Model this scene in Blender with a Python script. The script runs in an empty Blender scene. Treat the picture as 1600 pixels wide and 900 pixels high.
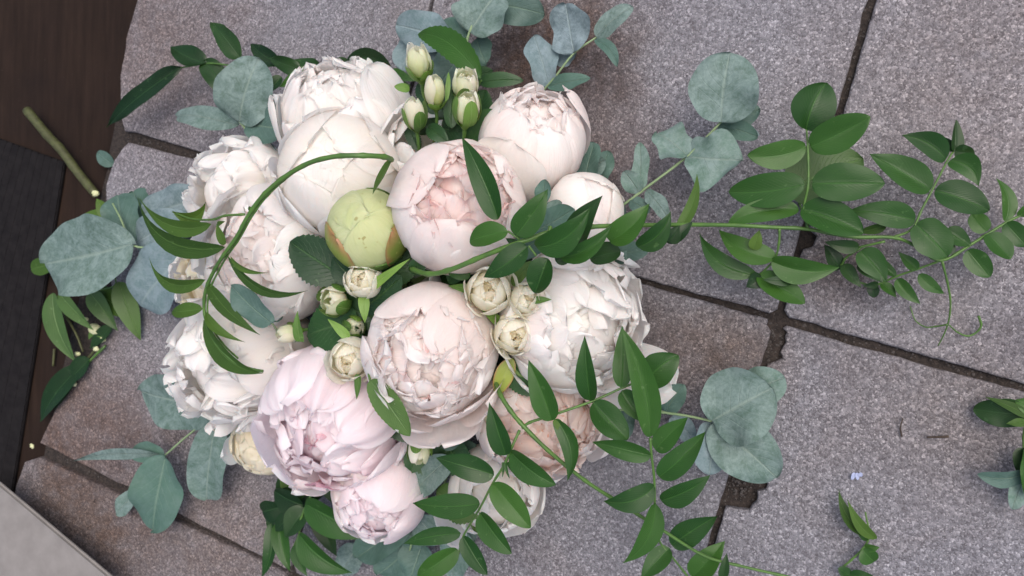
import bpy, bmesh, math, random
import numpy as np
from mathutils import Vector, Matrix
R_ = math.radians
S = bpy.context.scene
COL = S.collection
random.seed(5)
RNG = np.random.default_rng(11)

# ------------------------------------------------------------------ camera, sky, sun, exposure
FPX = 1250.0
CH, TILT, ROLL = .804, .3632, .0225
_ct, _st = math.cos(TILT), math.sin(TILT)
_rt = np.array([_ct, 0, -_st]); _up = np.array([0, 1., 0]); VW = np.array([_st, 0, _ct])
_c, _s = math.cos(ROLL), math.sin(ROLL)
RT = _c*_rt + _s*_up
UP = -_s*_rt + _c*_up
CAM = np.array([0, 0, CH])
cd = bpy.data.cameras.new('camera'); cam = bpy.data.objects.new('camera', cd); COL.objects.link(cam)
M = Matrix([[RT[0], UP[0], VW[0], 0], [RT[1], UP[1], VW[1], 0], [RT[2], UP[2], VW[2], CH], [0, 0, 0, 1]])
cam.matrix_world = M
cd.sensor_width = 36; cd.lens = 36*FPX/1600; cd.clip_start = .02; cd.clip_end = 200
cd.dof.use_dof = True; cd.dof.focus_distance = .66; cd.dof.aperture_fstop = 11
S.camera = cam
W = bpy.data.worlds.new('World'); S.world = W; W.use_nodes = True
nt = W.node_tree; bg = nt.nodes['Background']
sky = nt.nodes.new('ShaderNodeTexSky'); sky.sky_type = 'NISHITA'; sky.sun_disc = False
SUN_EL, SUN_AZ = R_(66), R_(60)      # azimuth measured clockwise from +Y
sky.sun_elevation = SUN_EL; sky.sun_rotation = SUN_AZ
sky.dust_density = 6; sky.air_density = 1.0; sky.ozone_density = .6
nt.links.new(sky.outputs[0], bg.inputs[0]); bg.inputs[1].default_value = .125
sl = bpy.data.lights.new('sun', 'SUN'); so = bpy.data.objects.new('sun', sl); COL.objects.link(so)
sl.energy = 1.25; sl.angle = R_(55); sl.color = (1, .975, .96)
sd = Vector((math.sin(SUN_AZ)*math.cos(SUN_EL), math.cos(SUN_AZ)*math.cos(SUN_EL), math.sin(SUN_EL)))
so.rotation_euler = sd.to_track_quat('Z', 'Y').to_euler()
so.location = sd*5
vs = S.view_settings; vs.view_transform = 'Standard'; vs.look = 'None'; vs.exposure = .53; vs.gamma = 1
S.cycles.max_bounces = 12; S.cycles.diffuse_bounces = 8; S.cycles.transmission_bounces = 6; S.cycles.use_denoising = True


def P(x, y, z=0.0):
    """the point of the photograph (1600x900) at height z over the paving"""
    d = RT*(x-800)/FPX + UP*(450-y)/FPX - VW
    return CAM + d*((z-CH)/d[2])


def depth(p): return float(np.dot(CAM-p, VW))

# ------------------------------------------------------------------ materials
MAT = {}


class NT:
    def __init__(s, name):
        s.m = bpy.data.materials.new(name); s.m.use_nodes = True; s.t = s.m.node_tree
        s.b = s.t.nodes['Principled BSDF']; s.out = s.t.nodes['Material Output']; MAT[name] = s.m

    def n(s, typ, **kw):
        x = s.t.nodes.new('ShaderNode'+typ)
        for k, v in kw.items():
            if k in ('operation', 'blend_type', 'data_type', 'feature', 'noise_dimensions', 'wave_type', 'bands_direction', 'distance', 'clamp'): setattr(x, k, v)
            else: x.inputs[k].default_value = v
        return x

    def l(s, a, b): s.t.links.new(a, b)

    def sock(s, v, inp):
        if isinstance(v, (int, float, tuple)): inp.default_value = v
        else: s.l(v, inp)

    def math(s, op, a, b=0.0, c=0.0, clamp=False):
        x = s.t.nodes.new('ShaderNodeMath'); x.operation = op; x.use_clamp = clamp
        s.sock(a, x.inputs[0]); s.sock(b, x.inputs[1]); s.sock(c, x.inputs[2]); return x.outputs[0]

    def mix(s, f, a, b, mode='MIX'):
        x = s.t.nodes.new('ShaderNodeMix'); x.data_type = 'RGBA'; x.blend_type = mode
        s.sock(f, x.inputs[0]); s.sock(a, x.inputs[6]); s.sock(b, x.inputs[7]); return x.outputs[2]

    def ramp(s, f, stops):
        x = s.t.nodes.new('ShaderNodeValToRGB'); e = x.color_ramp.elements
        while len(e) < len(stops): e.new(.5)
        for q, (p, c) in zip(e, stops): q.position = p; q.color = c
        s.l(f, x.inputs[0]); return x.outputs[0]

    def maprange(s, f, a, b, c, d):
        x = s.t.nodes.new('ShaderNodeMapRange'); s.sock(f, x.inputs[0])
        for i, v in enumerate((a, b, c, d)): x.inputs[i+1].default_value = v
        return x.outputs[0]

    def noise(s, vec, scale, detail=3, rough=.5, dist=0):
        x = s.n('TexNoise', Scale=scale, Detail=detail, Roughness=rough, Distortion=dist); s.l(vec, x.inputs['Vector']); return x

    def bump(s, h, strength, dist, normal=None):
        x = s.n('Bump', Strength=strength, Distance=dist); s.l(h, x.inputs['Height'])
        if normal: s.l(normal, x.inputs['Normal'])
        return x.outputs[0]


def c4(*a): return (a[0], a[1], a[2], 1.0)


def petal_mat(name, tip, base, edge=None, trans=.44, grad=(.0, .75), fleck=None):
    g = NT(name)
    uv = g.t.nodes.new('ShaderNodeUVMap'); sep = g.n('SeparateXYZ'); g.l(uv.outputs[0], sep.inputs[0])
    geo = g.n('NewGeometry'); oi = g.n('ObjectInfo')
    u, t = sep.outputs[0], sep.outputs[1]
    nz = g.noise(geo.outputs['Position'], 60, 2)
    k = g.maprange(g.math('ADD', t, g.math('MULTIPLY', g.math('SUBTRACT', nz.outputs[0], .5), .5)), grad[0], grad[1], 0, 1)
    col = g.mix(k, c4(*base), c4(*tip))
    # soft blotches and a little difference from petal to petal
    nb = g.noise(geo.outputs['Position'], 35, 3)
    col = g.mix(g.maprange(nb.outputs[0], .45, .72, 0, .55), col, c4(*(base[i]*.5+tip[i]*.5 for i in range(3))))
    hs = g.n('HueSaturation'); g.l(col, hs.inputs['Color']); g.l(g.maprange(oi.outputs['Random'], 0, 1, .93, 1.06), hs.inputs['Value']); g.l(g.maprange(oi.outputs['Random'], 0, 1, 1.25, .75), hs.inputs['Saturation'])
    col = hs.outputs[0]
    if edge:
        ke = g.math('MULTIPLY', g.maprange(t, .86, 1.0, 0, 1), g.maprange(nz.outputs[0], .42, .62, 0, .9))
        col = g.mix(ke, col, c4(*edge))
    if fleck:
        nf = g.noise(geo.outputs['Position'], 170, 1)
        col = g.mix(g.maprange(nf.outputs[0], .70, .76, 0, .8), col, c4(*fleck))
    # fine veins running from claw to rim
    cmb = g.n('CombineXYZ'); g.l(g.math('MULTIPLY', u, 9.0), cmb.inputs[0]); g.l(g.math('MULTIPLY', t, 1.3), cmb.inputs[1]); g.l(g.math('MULTIPLY', oi.outputs['Random'], 40.), cmb.inputs[2])
    nv = g.noise(cmb.outputs[0], 3.2, 3, .6)
    ncr = g.noise(geo.outputs['Position'], 110, 3, .55)
    h = g.math('ADD', nv.outputs[0], g.math('MULTIPLY', ncr.outputs[0], .7))
    col = g.mix(g.maprange(nv.outputs[0], .5, .75, 0, .28), col, c4(*(base[i]*.75+tip[i]*.25 for i in range(3))))
    nm = g.bump(h, .38, .0018)
    g.l(col, g.b.inputs['Base Color']); g.l(nm, g.b.inputs['Normal'])
    g.b.inputs['Roughness'].default_value = .6; g.b.inputs['Specular IOR Level'].default_value = .18
    g.b.inputs['Subsurface Weight'].default_value = .6; g.b.inputs['Subsurface Radius'].default_value = (1., .72, .66); g.b.inputs['Subsurface Scale'].default_value = .009
    tr = g.n('BsdfTranslucent'); g.l(col, tr.inputs[0]); g.l(nm, tr.inputs[1])
    mx = g.n('MixShader'); mx.inputs[0].default_value = trans
    g.l(g.b.outputs[0], mx.inputs[1]); g.l(tr.outputs[0], mx.inputs[2]); g.l(mx.outputs[0], g.out.inputs[0])


petal_mat('petal_white', (.90, .875, .865), (.88, .84, .74))
petal_mat('petal_ivory', (.90, .87, .84), (.87, .82, .71))
petal_mat('petal_blush', (.91, .85, .83), (.88, .78, .75))
petal_mat('petal_blush_inner', (.91, .82, .80), (.88, .66, .62), edge=(.85, .56, .53))
petal_mat('petal_pink', (.90, .825, .85), (.87, .71, .77))
petal_mat('petal_pink_deep', (.82, .52, .58), (.76, .36, .45))
petal_mat('petal_peach', (.90, .79, .745), (.88, .62, .48), fleck=(.75, .36, .22))
petal_mat('petal_cream', (.86, .80, .66), (.82, .72, .42))
petal_mat('petal_rose', (.89, .86, .76), (.84, .81, .58), grad=(0, .9))
petal_mat('petal_rose_heart', (.87, .80, .62), (.82, .68, .44), grad=(0, .9))
petal_mat('petal_rosebud', (.84, .84, .66), (.62, .70, .30), grad=(.1, .8))
petal_mat('petal_green', (.49, .53, .27), (.32, .40, .12), trans=.15, fleck=(.30, .27, .10))


def leaf_mat(name, top, under, vein, rough=.42, frost=None, frost_amt=0., trans=.18, bump=.5, vs_=14, spec=.45, cloud=.35, rimc=None, lo=.62):
    g = NT(name)
    uv = g.t.nodes.new('ShaderNodeUVMap'); sep = g.n('SeparateXYZ'); g.l(uv.outputs[0], sep.inputs[0])
    geo = g.n('NewGeometry'); oi = g.n('ObjectInfo')
    u, t = sep.outputs[0], sep.outputs[1]       # u 0..1 with the midrib at .5, t 0..1
    au = g.math('ABSOLUTE', g.math('SUBTRACT', u, .5))
    nz = g.noise(geo.outputs['Position'], 90, 3)
    mid = g.maprange(au, .0, .035, 1, 0)
    sv = g.math('SINE', g.math('MULTIPLY', g.math('SUBTRACT', t, g.math('MULTIPLY', au, .9)), vs_*6.283))
    svm = g.math('MULTIPLY', g.maprange(sv, .86, 1.0, 0, 1), g.maprange(au, .0, .45, .8, .1))
    nb = g.noise(geo.outputs['Position'], 45, 3)
    col = g.mix(g.maprange(nb.outputs[0], .3, .7, 0, cloud), c4(*top), c4(*(top[i]*.55 for i in range(3))))
    hs = g.n('HueSaturation'); g.l(col, hs.inputs['Color']); g.l(g.maprange(oi.outputs['Random'], 0, 1, lo*.90, 1.2), hs.inputs['Value']); g.l(g.maprange(oi.outputs['Random'], 0, 1, .512, .488), hs.inputs['Hue']); col = hs.outputs[0]
    if frost:
        nf = g.noise(geo.outputs['Position'], 70, 5, .7, .6)
        nf2 = g.noise(geo.outputs['Position'], 330, 3, .7)
        f = g.maprange(g.math('ADD', g.math('MULTIPLY', nf.outputs[0], .7), g.math('MULTIPLY', nf2.outputs[0], .3)), .38, .60, .30, frost_amt)
        col = g.mix(f, col, c4(*frost))
    col = g.mix(g.math('MULTIPLY', g.math('MAXIMUM', mid, g.math('MULTIPLY', svm, .45)), .6), col, c4(*vein))
    nfk = g.noise(geo.outputs['Position'], 150, 2, .6)
    col = g.mix(g.maprange(nfk.outputs[0], .66, .74, 0, .35), col, c4(*(min(1, under[i]*1.5+.02) for i in range(3))))
    if rimc:
        kr = g.math('MAXIMUM', g.maprange(au, .36, .5, 0, 1), g.maprange(t, .84, 1.0, 0, 1))
        col = g.mix(g.math('MULTIPLY', kr, g.maprange(nb.outputs[0], .3, .6, .5, 1)), col, c4(*rimc))
    bf = geo.outputs['Backfacing']
    ucol = g.mix(g.math('MULTIPLY', mid, .5), c4(*under), c4(*vein))
    col = g.mix(bf, col, ucol)
    hgt = g.math('SUBTRACT', g.math('MULTIPLY', nz.outputs[0], .5), g.math('ADD', g.math('MULTIPLY', mid, .8), g.math('MULTIPLY', svm, .45)))
    nm = g.bump(hgt, bump, .0009)
    g.l(col, g.b.inputs['Base Color']); g.l(nm, g.b.inputs['Normal'])
    g.b.inputs['Roughness'].default_value = rough; g.b.inputs['Specular IOR Level'].default_value = spec
    tr = g.n('BsdfTranslucent'); g.l(g.mix(1.0, col, c4(1.0, 1.0, .45), 'MULTIPLY'), tr.inputs[0])
    mx = g.n('MixShader'); mx.inputs[0].default_value = trans
    g.l(g.b.outputs[0], mx.inputs[1]); g.l(tr.outputs[0], mx.inputs[2]); g.l(mx.outputs[0], g.out.inputs[0])


leaf_mat('leaf_jasmine', (.026, .094, .011), (.06, .12, .035), (.052, .145, .028), spec=.4, rough=.42)
leaf_mat('leaf_jasmine_young', (.058, .125, .020), (.08, .15, .04), (.10, .19, .05), spec=.25, rough=.5)
leaf_mat('leaf_jasmine_dark', (.014, .048, .011), (.035, .08, .028), (.03, .085, .025), rough=.4, spec=.35)
leaf_mat('leaf_light', (.085, .17, .04), (.11, .19, .065), (.14, .25, .08), rough=.5, bump=.7)
leaf_mat('leaf_rose', (.020, .072, .020), (.07, .13, .055), (.07, .15, .05), rough=.45, bump=.9, vs_=9)
leaf_mat('leaf_eucalyptus', (.045, .11, .07), (.11, .17, .15), (.24, .31, .27), rough=.6, frost=(.185, .255, .245), frost_amt=.9, bump=.9, vs_=7, trans=.1, spec=.25)
leaf_mat('leaf_eucalyptus_blue', (.08, .14, .145), (.12, .18, .19), (.26, .33, .33), rough=.65, frost=(.21, .275, .305), frost_amt=.9, bump=.8, vs_=7, trans=.1, spec=.2)
leaf_mat('leaf_eucalyptus_deep', (.035, .095, .065), (.08, .14, .12), (.16, .24, .18), rough=.55, frost=(.11, .175, .16), frost_amt=.6, bump=.8, vs_=7, trans=.08, spec=.3)
leaf_mat('sepal', (.13, .26, .045), (.17, .28, .09), (.24, .36, .12), rough=.5, bump=.5, vs_=3)
leaf_mat('sepal_bronze', (.24, .32, .06), (.3, .3, .1), (.30, .36, .12), rough=.42, bump=.3, vs_=3, rimc=(.36, .16, .09))


def simple(name, col, col2=None, rough=.6, scale=60, bump=.2, dist=.001, spec=.4, metallic=0):
    g = NT(name)
    geo = g.n('NewGeometry')
    nz = g.noise(geo.outputs['Position'], scale, 4, .6)
    g.l(g.mix(g.maprange(nz.outputs[0], .35, .65, 0, 1), c4(*col), c4(*(col2 or col))), g.b.inputs['Base Color'])
    g.l(g.bump(nz.outputs[0], bump, dist), g.b.inputs['Normal'])
    g.b.inputs['Roughness'].default_value = rough; g.b.inputs['Specular IOR Level'].default_value = spec
    return g


simple('stem_green', (.075, .16, .03), (.05, .11, .025), .45)
simple('stem_pale', (.22, .30, .16), (.16, .24, .12), .55)
simple('stem_dark', (.03, .07, .02), (.05, .06, .02), .6)
simple('stem_cut', (.065, .075, .025), (.04, .042, .015), .6, 120)
simple('stem_end', (.15, .14, .08), (.10, .09, .05), .8, 300)
simple('stamen', (.65, .45, .10), (.7, .55, .2), .7)
simple('grey_board', (.21, .197, .188), (.175, .163, .155), .6, 40, .12)
simple('clipping_white', (.55, .56, .36), (.45, .48, .25), .7, 200)
simple('petal_scrap', (.26, .30, .46), (.30, .34, .5), .6, 300)
simple('twig_brown', (.05, .035, .025), (.03, .02, .015), .8, 200)


def slab_material():
    g = NT('exposed_aggregate')
    geo = g.n('NewGeometry'); pos = geo.outputs['Position']; oi = g.n('ObjectInfo')
    v1 = g.n('TexVoronoi', Scale=450., Randomness=1.); g.l(pos, v1.inputs['Vector'])
    v2 = g.n('TexVoronoi', Scale=880., Randomness=1.); g.l(pos, v2.inputs['Vector'])
    sp = g.n('SeparateColor'); g.l(v1.outputs['Color'], sp.inputs[0])
    sp2 = g.n('SeparateColor'); g.l(v2.outputs['Color'], sp2.inputs[0])
    c1 = g.ramp(sp.outputs[0], [(0, c4(.055, .050, .058)), (.35, c4(.142, .139, .158)), (.7, c4(.245, .241, .27)), (.92, c4(.375, .37, .41)), (1, c4(.62, .61, .66))])
    c2 = g.ramp(sp2.outputs[1], [(0, c4(.07, .065, .074)), (.5, c4(.185, .182, .206)), (.90, c4(.295, .292, .325)), (1, c4(.66, .65, .70))])
    col = g.mix(.5, c1, c2)
    # binder between the grains
    n0 = g.noise(pos, 14, 4, .6)
    col = g.mix(g.maprange(n0.outputs[0], .35, .7, .05, .35), col, c4(.170, .167, .19))
    # stains: warm brown clouds, darker damp ones
    n1 = g.noise(pos, 5.5, 5, .62, .4)
    col = g.mix(g.maprange(n1.outputs[0], .50, .70, 0, .45), col, g.mix(1, col, c4(.88, .76, .66), 'MULTIPLY'))
    n2 = g.noise(pos, 9, 5, .65)
    col = g.mix(g.maprange(n2.outputs[0], .52, .75, 0, .6), col, g.mix(1, col, c4(.55, .50, .50), 'MULTIPLY'))
    n3 = g.noise(pos, 55, 4, .7)
    col = g.mix(g.maprange(n3.outputs[0], .60, .74, 0, .55), col, g.mix(1, col, c4(.45, .38, .36), 'MULTIPLY'))
    def patch(x, y, r, tint, amt):  # local tints: brown stains; those on the left also paint in the building's shade
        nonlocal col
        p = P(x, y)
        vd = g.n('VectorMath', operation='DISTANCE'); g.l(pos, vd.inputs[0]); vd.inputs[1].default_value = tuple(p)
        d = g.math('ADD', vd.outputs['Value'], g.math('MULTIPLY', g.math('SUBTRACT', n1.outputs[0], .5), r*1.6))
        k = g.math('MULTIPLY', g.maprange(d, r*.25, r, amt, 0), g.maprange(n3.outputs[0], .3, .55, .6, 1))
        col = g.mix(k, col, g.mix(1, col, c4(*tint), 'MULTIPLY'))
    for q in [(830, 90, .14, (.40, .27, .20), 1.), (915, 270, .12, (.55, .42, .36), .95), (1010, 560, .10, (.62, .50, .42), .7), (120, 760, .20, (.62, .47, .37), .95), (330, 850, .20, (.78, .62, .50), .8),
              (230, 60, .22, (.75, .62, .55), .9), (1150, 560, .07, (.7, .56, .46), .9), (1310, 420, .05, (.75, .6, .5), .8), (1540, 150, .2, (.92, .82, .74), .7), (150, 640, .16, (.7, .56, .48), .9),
              (1500, 640, .12, (.88, .80, .72), .8), (920, 460, .10, (.6, .56, .56), .9)]:  # last entry: a nearly grey darkening right of the bouquet
        patch(*q)
    hs = g.n('HueSaturation'); g.l(col, hs.inputs['Color']); g.l(g.maprange(oi.outputs['Random'], 0, 1, .77, .88), hs.inputs['Value'])
    h = g.math('SUBTRACT', g.math('MULTIPLY', g.math('SUBTRACT', 1., v1.outputs['Distance']), .6), g.math('MULTIPLY', g.maprange(n3.outputs[0], .62, .8, 0, 1), 1.2))
    h = g.math('ADD', h, g.math('MULTIPLY', sp2.outputs[0], .35))
    g.l(hs.outputs[0], g.b.inputs['Base Color']); g.l(g.bump(h, .55, .0022), g.b.inputs['Normal'])
    g.l(g.maprange(sp.outputs[1], .8, 1, .8, .35), g.b.inputs['Roughness']); g.b.inputs['Specular IOR Level'].default_value = .35


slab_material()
g = simple('joint_dirt', (.016, .0125, .0115), (.040, .031, .027), .95, 220, .9, .004)
g = NT('dark_wood')
geo = g.n('NewGeometry'); mp = g.n('Mapping'); g.l(geo.outputs['Position'], mp.inputs[0]); mp.inputs['Scale'].default_value = (60, 6, 10); mp.inputs['Rotation'].default_value = (0, 0, .3)
nz = g.noise(mp.outputs[0], 1.5, 5, .65); nb = g.noise(geo.outputs['Position'], 7, 4, .6); nf = g.noise(geo.outputs['Position'], 260, 2, .6)
col = g.mix(g.maprange(nz.outputs[0], .3, .7, 0, 1), c4(.013, .0078, .0055), c4(.024, .0145, .0105))
col = g.mix(g.maprange(nb.outputs[0], .4, .7, 0, .6), col, c4(.009, .006, .0055))
col = g.mix(g.maprange(nf.outputs[0], .68, .75, 0, .35), col, c4(.045, .034, .028))
g.l(col, g.b.inputs['Base Color']); g.l(g.bump(nz.outputs[0], .3, .001), g.b.inputs['Normal']); g.b.inputs['Roughness'].default_value = .8; g.b.inputs['Specular IOR Level'].default_value = .12
simple('grit_stone', (.03, .026, .024), (.085, .075, .072), .9, 900)
simple('mat_rubber', (.008, .0072, .008), (.013, .0118, .0125), .85, 90, .4, .001, .1)

# ------------------------------------------------------------------ object helpers


def link_mesh(name, verts, faces, mat, parent=None, uvs=None, smooth=True, origin=None):
    me = bpy.data.meshes.new(name)
    v = np.asarray(verts, float)
    if parent is not None: v = v - np.array(parent.matrix_world.translation if not hasattr(parent, '_w') else parent._w)
    elif origin is not None: v = v - origin
    me.from_pydata(v.tolist(), [], faces)
    if uvs is not None:
        ul = me.uv_layers.new(name='UVMap')
        idx = np.zeros(len(me.loops), int); me.loops.foreach_get('vertex_index', idx)
        ul.data.foreach_set('uv', np.asarray(uvs, float)[idx].ravel())
    if smooth: me.polygons.foreach_set('use_smooth', [True]*len(me.polygons))
    me.materials.append(MAT[mat]); me.update()
    o = bpy.data.objects.new(name, me); COL.objects.link(o)
    if parent is not None: o.parent = parent
    elif origin is not None: o.location = origin
    return o


def thing(name, label, cat, loc, group=None):
    o = bpy.data.objects.new(name, None); COL.objects.link(o)
    o.location = tuple(loc); o.matrix_world = Matrix.Translation(tuple(loc)); o.empty_display_size = .02
    o['label'] = label; o['category'] = cat
    if group: o['group'] = group
    return o


def grid_faces(nu, nv):
    f = []
    for j in range(nv-1):
        for i in range(nu-1):
            a = j*nu+i; f.append((a, a+1, a+nu+1, a+nu))
    return f


_GF = {}


def gf(nu, nv):
    if (nu, nv) not in _GF: _GF[nu, nv] = grid_faces(nu, nv)
    return _GF[nu, nv]


def catmull(pts, n=6):
    p = [np.asarray(q, float) for q in pts]
    p = [2*p[0]-p[1]]+p+[2*p[-1]-p[-2]]
    out = []
    for i in range(1, len(p)-2):
        for k in range(n):
            t = k/n
            out.append(.5*((2*p[i])+(-p[i-1]+p[i+1])*t+(2*p[i-1]-5*p[i]+4*p[i+1]-p[i+2])*t*t+(-p[i-1]+3*p[i]-3*p[i+1]+p[i+2])*t**3))
    out.append(p[-2]); return out


def tube(pts, r0, r1=None, sides=8, smooth_n=6, knots=0.):
    """closed tube through world points -> verts, faces"""
    r1 = r0 if r1 is None else r1
    c = catmull(pts, smooth_n) if smooth_n > 1 else [np.asarray(q, float) for q in pts]
    n = len(c); V = []; F = []
    ref = np.array([.3, .2, .9])
    for i, p in enumerate(c):
        d = c[min(i+1, n-1)]-c[max(i-1, 0)]; d = d/(np.linalg.norm(d)+1e-12)
        a = np.cross(d, ref); a /= np.linalg.norm(a)+1e-12; b = np.cross(d, a)
        r = r0+(r1-r0)*i/(n-1)
        if knots: r *= 1+knots*max(0, math.sin(i*1.3))**6
        for k in range(sides):
            th = 2*math.pi*k/sides; V.append(p+r*(math.cos(th)*a+math.sin(th)*b))
    for i in range(n-1):
        for k in range(sides):
            k2 = (k+1) % sides; F.append((i*sides+k, i*sides+k2, (i+1)*sides+k2, (i+1)*sides+k))
    F.append(tuple(range(sides-1, -1, -1))); F.append(tuple((n-1)*sides+k for k in range(sides)))
    return V, F


def add_tube(name, pts, r0, r1, mat, parent=None, **kw):
    V, F = tube(pts, r0, r1, **kw)
    return link_mesh(name, V, F, mat, parent)


PROF = {
    'jas': (.62, 1.05), 'lance': (.7, 1.25), 'oval': (.55, .62), 'round': (.5, .5), 'rose': (.6, .72), 'obov': (.75, .45), 'sepal': (.35, 1.0), 'strap': (.25, .8)}


def leaf_geo(B, T, w, shape='jas', bend=0., arch=.06, fold=.25, roll=0., wave=.0, serr=0., curl=0., nu=7, nv=13, lobes=0., seed=0):
    """leaf blade from base B to tip T (world), width w; bend sideways and arch as fractions of the length"""
    rg = np.random.default_rng(seed)
    B = np.asarray(B, float); T = np.asarray(T, float)
    d = T-B; L = np.linalg.norm(d); d = d/L
    n0 = VW*.55+np.array([0, 0, 1.])*.6
    n = n0-np.dot(n0, d)*d; n /= np.linalg.norm(n)
    s = np.cross(d, n)
    cr, sr = math.cos(roll), math.sin(roll)
    n, s = n*cr+s*sr, s*cr-n*sr
    a, b = PROF[shape]
    t = np.linspace(0, 1, nv)
    if not serr: t = .5*t+.5*(1-np.cos(np.pi*t))/2 if shape not in ('round', 'oval', 'obov') else (1-np.cos(np.pi*t))/2
    pk = a/(a+b); f = (np.clip(t, 1e-6, 1)**a)*((1-np.clip(t, 0, 1))**b)/((pk**a)*((1-pk)**b))
    f = np.maximum(f, .012)
    if serr:
        f = f*(1+serr*(((np.arange(nv) % 2) == 0)*2-1)*(t > .12)*(t < .97))
    U, TT = np.meshgrid(np.linspace(-1, 1, nu), t)
    FF = f[:, None]*np.ones(nu)[None]
    ph = rg.uniform(0, 6.28, 6)
    FF = FF*(1+(.018 if shape not in ('round', 'oval', 'obov') else .035)*(np.sin(TT*7+ph[0]*2+U)+.7*np.sin(TT*13+ph[1]*3-U*2)))
    if lobes:
        FF = FF*(1+lobes*np.sin(TT*9+ph[0]+np.sign(U)*1.3))
    lat = U*FF*w/2 + bend*L*4*TT*(1-TT)
    hgt = arch*L*4*TT*(1-TT) + fold*np.abs(U)*FF*w/2 - curl*L*TT**3 + wave*w*(np.sin(TT*8+ph[1]+U*1.5)*np.abs(U)**1.5+.4*np.sin(TT*15+ph[2])*U**2)
    hgt += .02*w*np.sin(U*3+ph[3])*np.sin(TT*6+ph[4])
    al = TT*L - .10*w*np.abs(U)*FF*(1-TT)
    X = B+al[..., None]*d+lat[..., None]*s+hgt[..., None]*n
    V = X.reshape(-1, 3); uv = np.stack([(U*.5+.5).ravel(), TT.ravel()], 1)
    return V, gf(nu, nv), uv


def add_leaf(B, T, w, mat, parent, name='leaf', **kw):
    V, F, uv = leaf_geo(B, T, w, **kw)
    lim = .0015
    V = V.copy(); V[:, 2] = np.maximum(V[:, 2], lim if 'floor' not in kw else kw['floor'])
    return link_mesh(name, V, F, mat, parent, uv)


def px(w, p): return w*depth(p)/FPX


def sprig(name, label, cat, stems, leaves, mat='leaf_jasmine', stem_mat='stem_green', group=None, fold=.38, base=None, zmin=.004, **dflt):
    """stems: list of (points (x,y,z), radius0, radius1); leaves: (bx,by,tx,ty,width,{opts})"""
    sp = [[P(x, y, z) for x, y, z in st[0]] for st in stems]
    allp = [(q[0], q[1], q[2]) for st in stems for q in st[0]]
    loc = P(*(base or stems[0][0][0])); loc = np.array([loc[0], loc[1], 0.0]) if base is None else loc
    root = thing(name, label, cat, loc, group)
    for st, pts in zip(stems, sp):
        add_tube('stem', pts, st[1], st[2], stem_mat, root, knots=.25)
    for i, lf in enumerate(leaves):
        bx, by, tx, ty, w = lf[:5]; o = dict(lf[5]) if len(lf) > 5 else {}
        near = min(allp, key=lambda q: (q[0]-bx)**2+(q[1]-by)**2)
        # interpolate height along the stems
        ws = [1/((q[0]-bx)**2+(q[1]-by)**2+25) for q in allp]
        k = sorted(range(len(allp)), key=lambda j: -ws[j])[:2]
        zz = sum(allp[j][2]*ws[j] for j in k)/sum(ws[j] for j in k)
        zb = o.pop('z', zz+.001); dz = o.pop('dz', random.uniform(-.006, .010)); zt = o.pop('zt', zb+dz)
        zb = max(zb, zmin); zt = max(zt, zmin-.002)
        m = o.pop('mat', mat)
        B = P(bx, by, zb); T = P(tx, ty, zt)
        kw = dict(dflt); kw.setdefault('shape', 'jas')
        if w > 36 and 'nv' not in kw: kw['nu'] = 11; kw['nv'] = 27
        kw['seed'] = i*7+len(name)+int(bx)
        kw.setdefault('roll', random.uniform(-.35, .35)); kw['fold'] = fold*random.uniform(.5, 1.3); kw.setdefault('arch', random.uniform(.0, .09)); kw.setdefault('bend', random.uniform(-.04, .04)); kw.setdefault('curl', random.uniform(-.02, .08))
        kw.update(o)
        nm = kw.pop('name', 'leaf')
        add_leaf(B, T, px(w, B), m, root, nm, **kw)
    return root


def bez(B, T, sag, n=5):
    out = []
    for i in range(n):
        t = i/(n-1); p = np.asarray(B)*(1-t)+np.asarray(T)*t; p = p.copy(); p[2] += sag*4*t*(1-t); out.append(p)
    return out

# ------------------------------------------------------------------ paving
GA = -.2527; GO = np.array([-.9054, .2012, 0])
GE = np.array([math.cos(GA), math.sin(GA), 0]); GN = np.array([math.sin(GA), -math.cos(GA), 0]); SL = .45


def G(i, j): return GO+GE*SL*i+GN*SL*j


def ground_sheet():
    ps = [(-9, -9), (9, -9), (9, 9), (-9, 9)]
    o = link_mesh('ground', [(x, y, -.075) for x, y in ps], [(0, 1, 2, 3)], 'joint_dirt', smooth=False); o['kind'] = 'structure'
    a, b, c, d = G(.05, -6), G(9, -6), G(9, 6), G(.05, 6)
    n = 220; V = []; F = []
    rr = np.random.default_rng(3)
    for q in range(n+1):
        for r in range(n+1):
            p = a+(b-a)*q/n+(d-a)*r/n; V.append((p[0], p[1], -.0075+rr.normal()*.0009))
    for q in range(n):
        for r in range(n):
            k = q*(n+1)+r; F.append((k, k+n+1, k+n+2, k+1))
    o = link_mesh('joint_filling', V, F, 'joint_dirt'); o['kind'] = 'structure'


pav = bpy.data.objects.new('pavement', None); COL.objects.link(pav); pav['kind'] = 'structure'; pav['label'] = 'worn exposed-aggregate concrete paving'
JW = .0046


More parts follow.
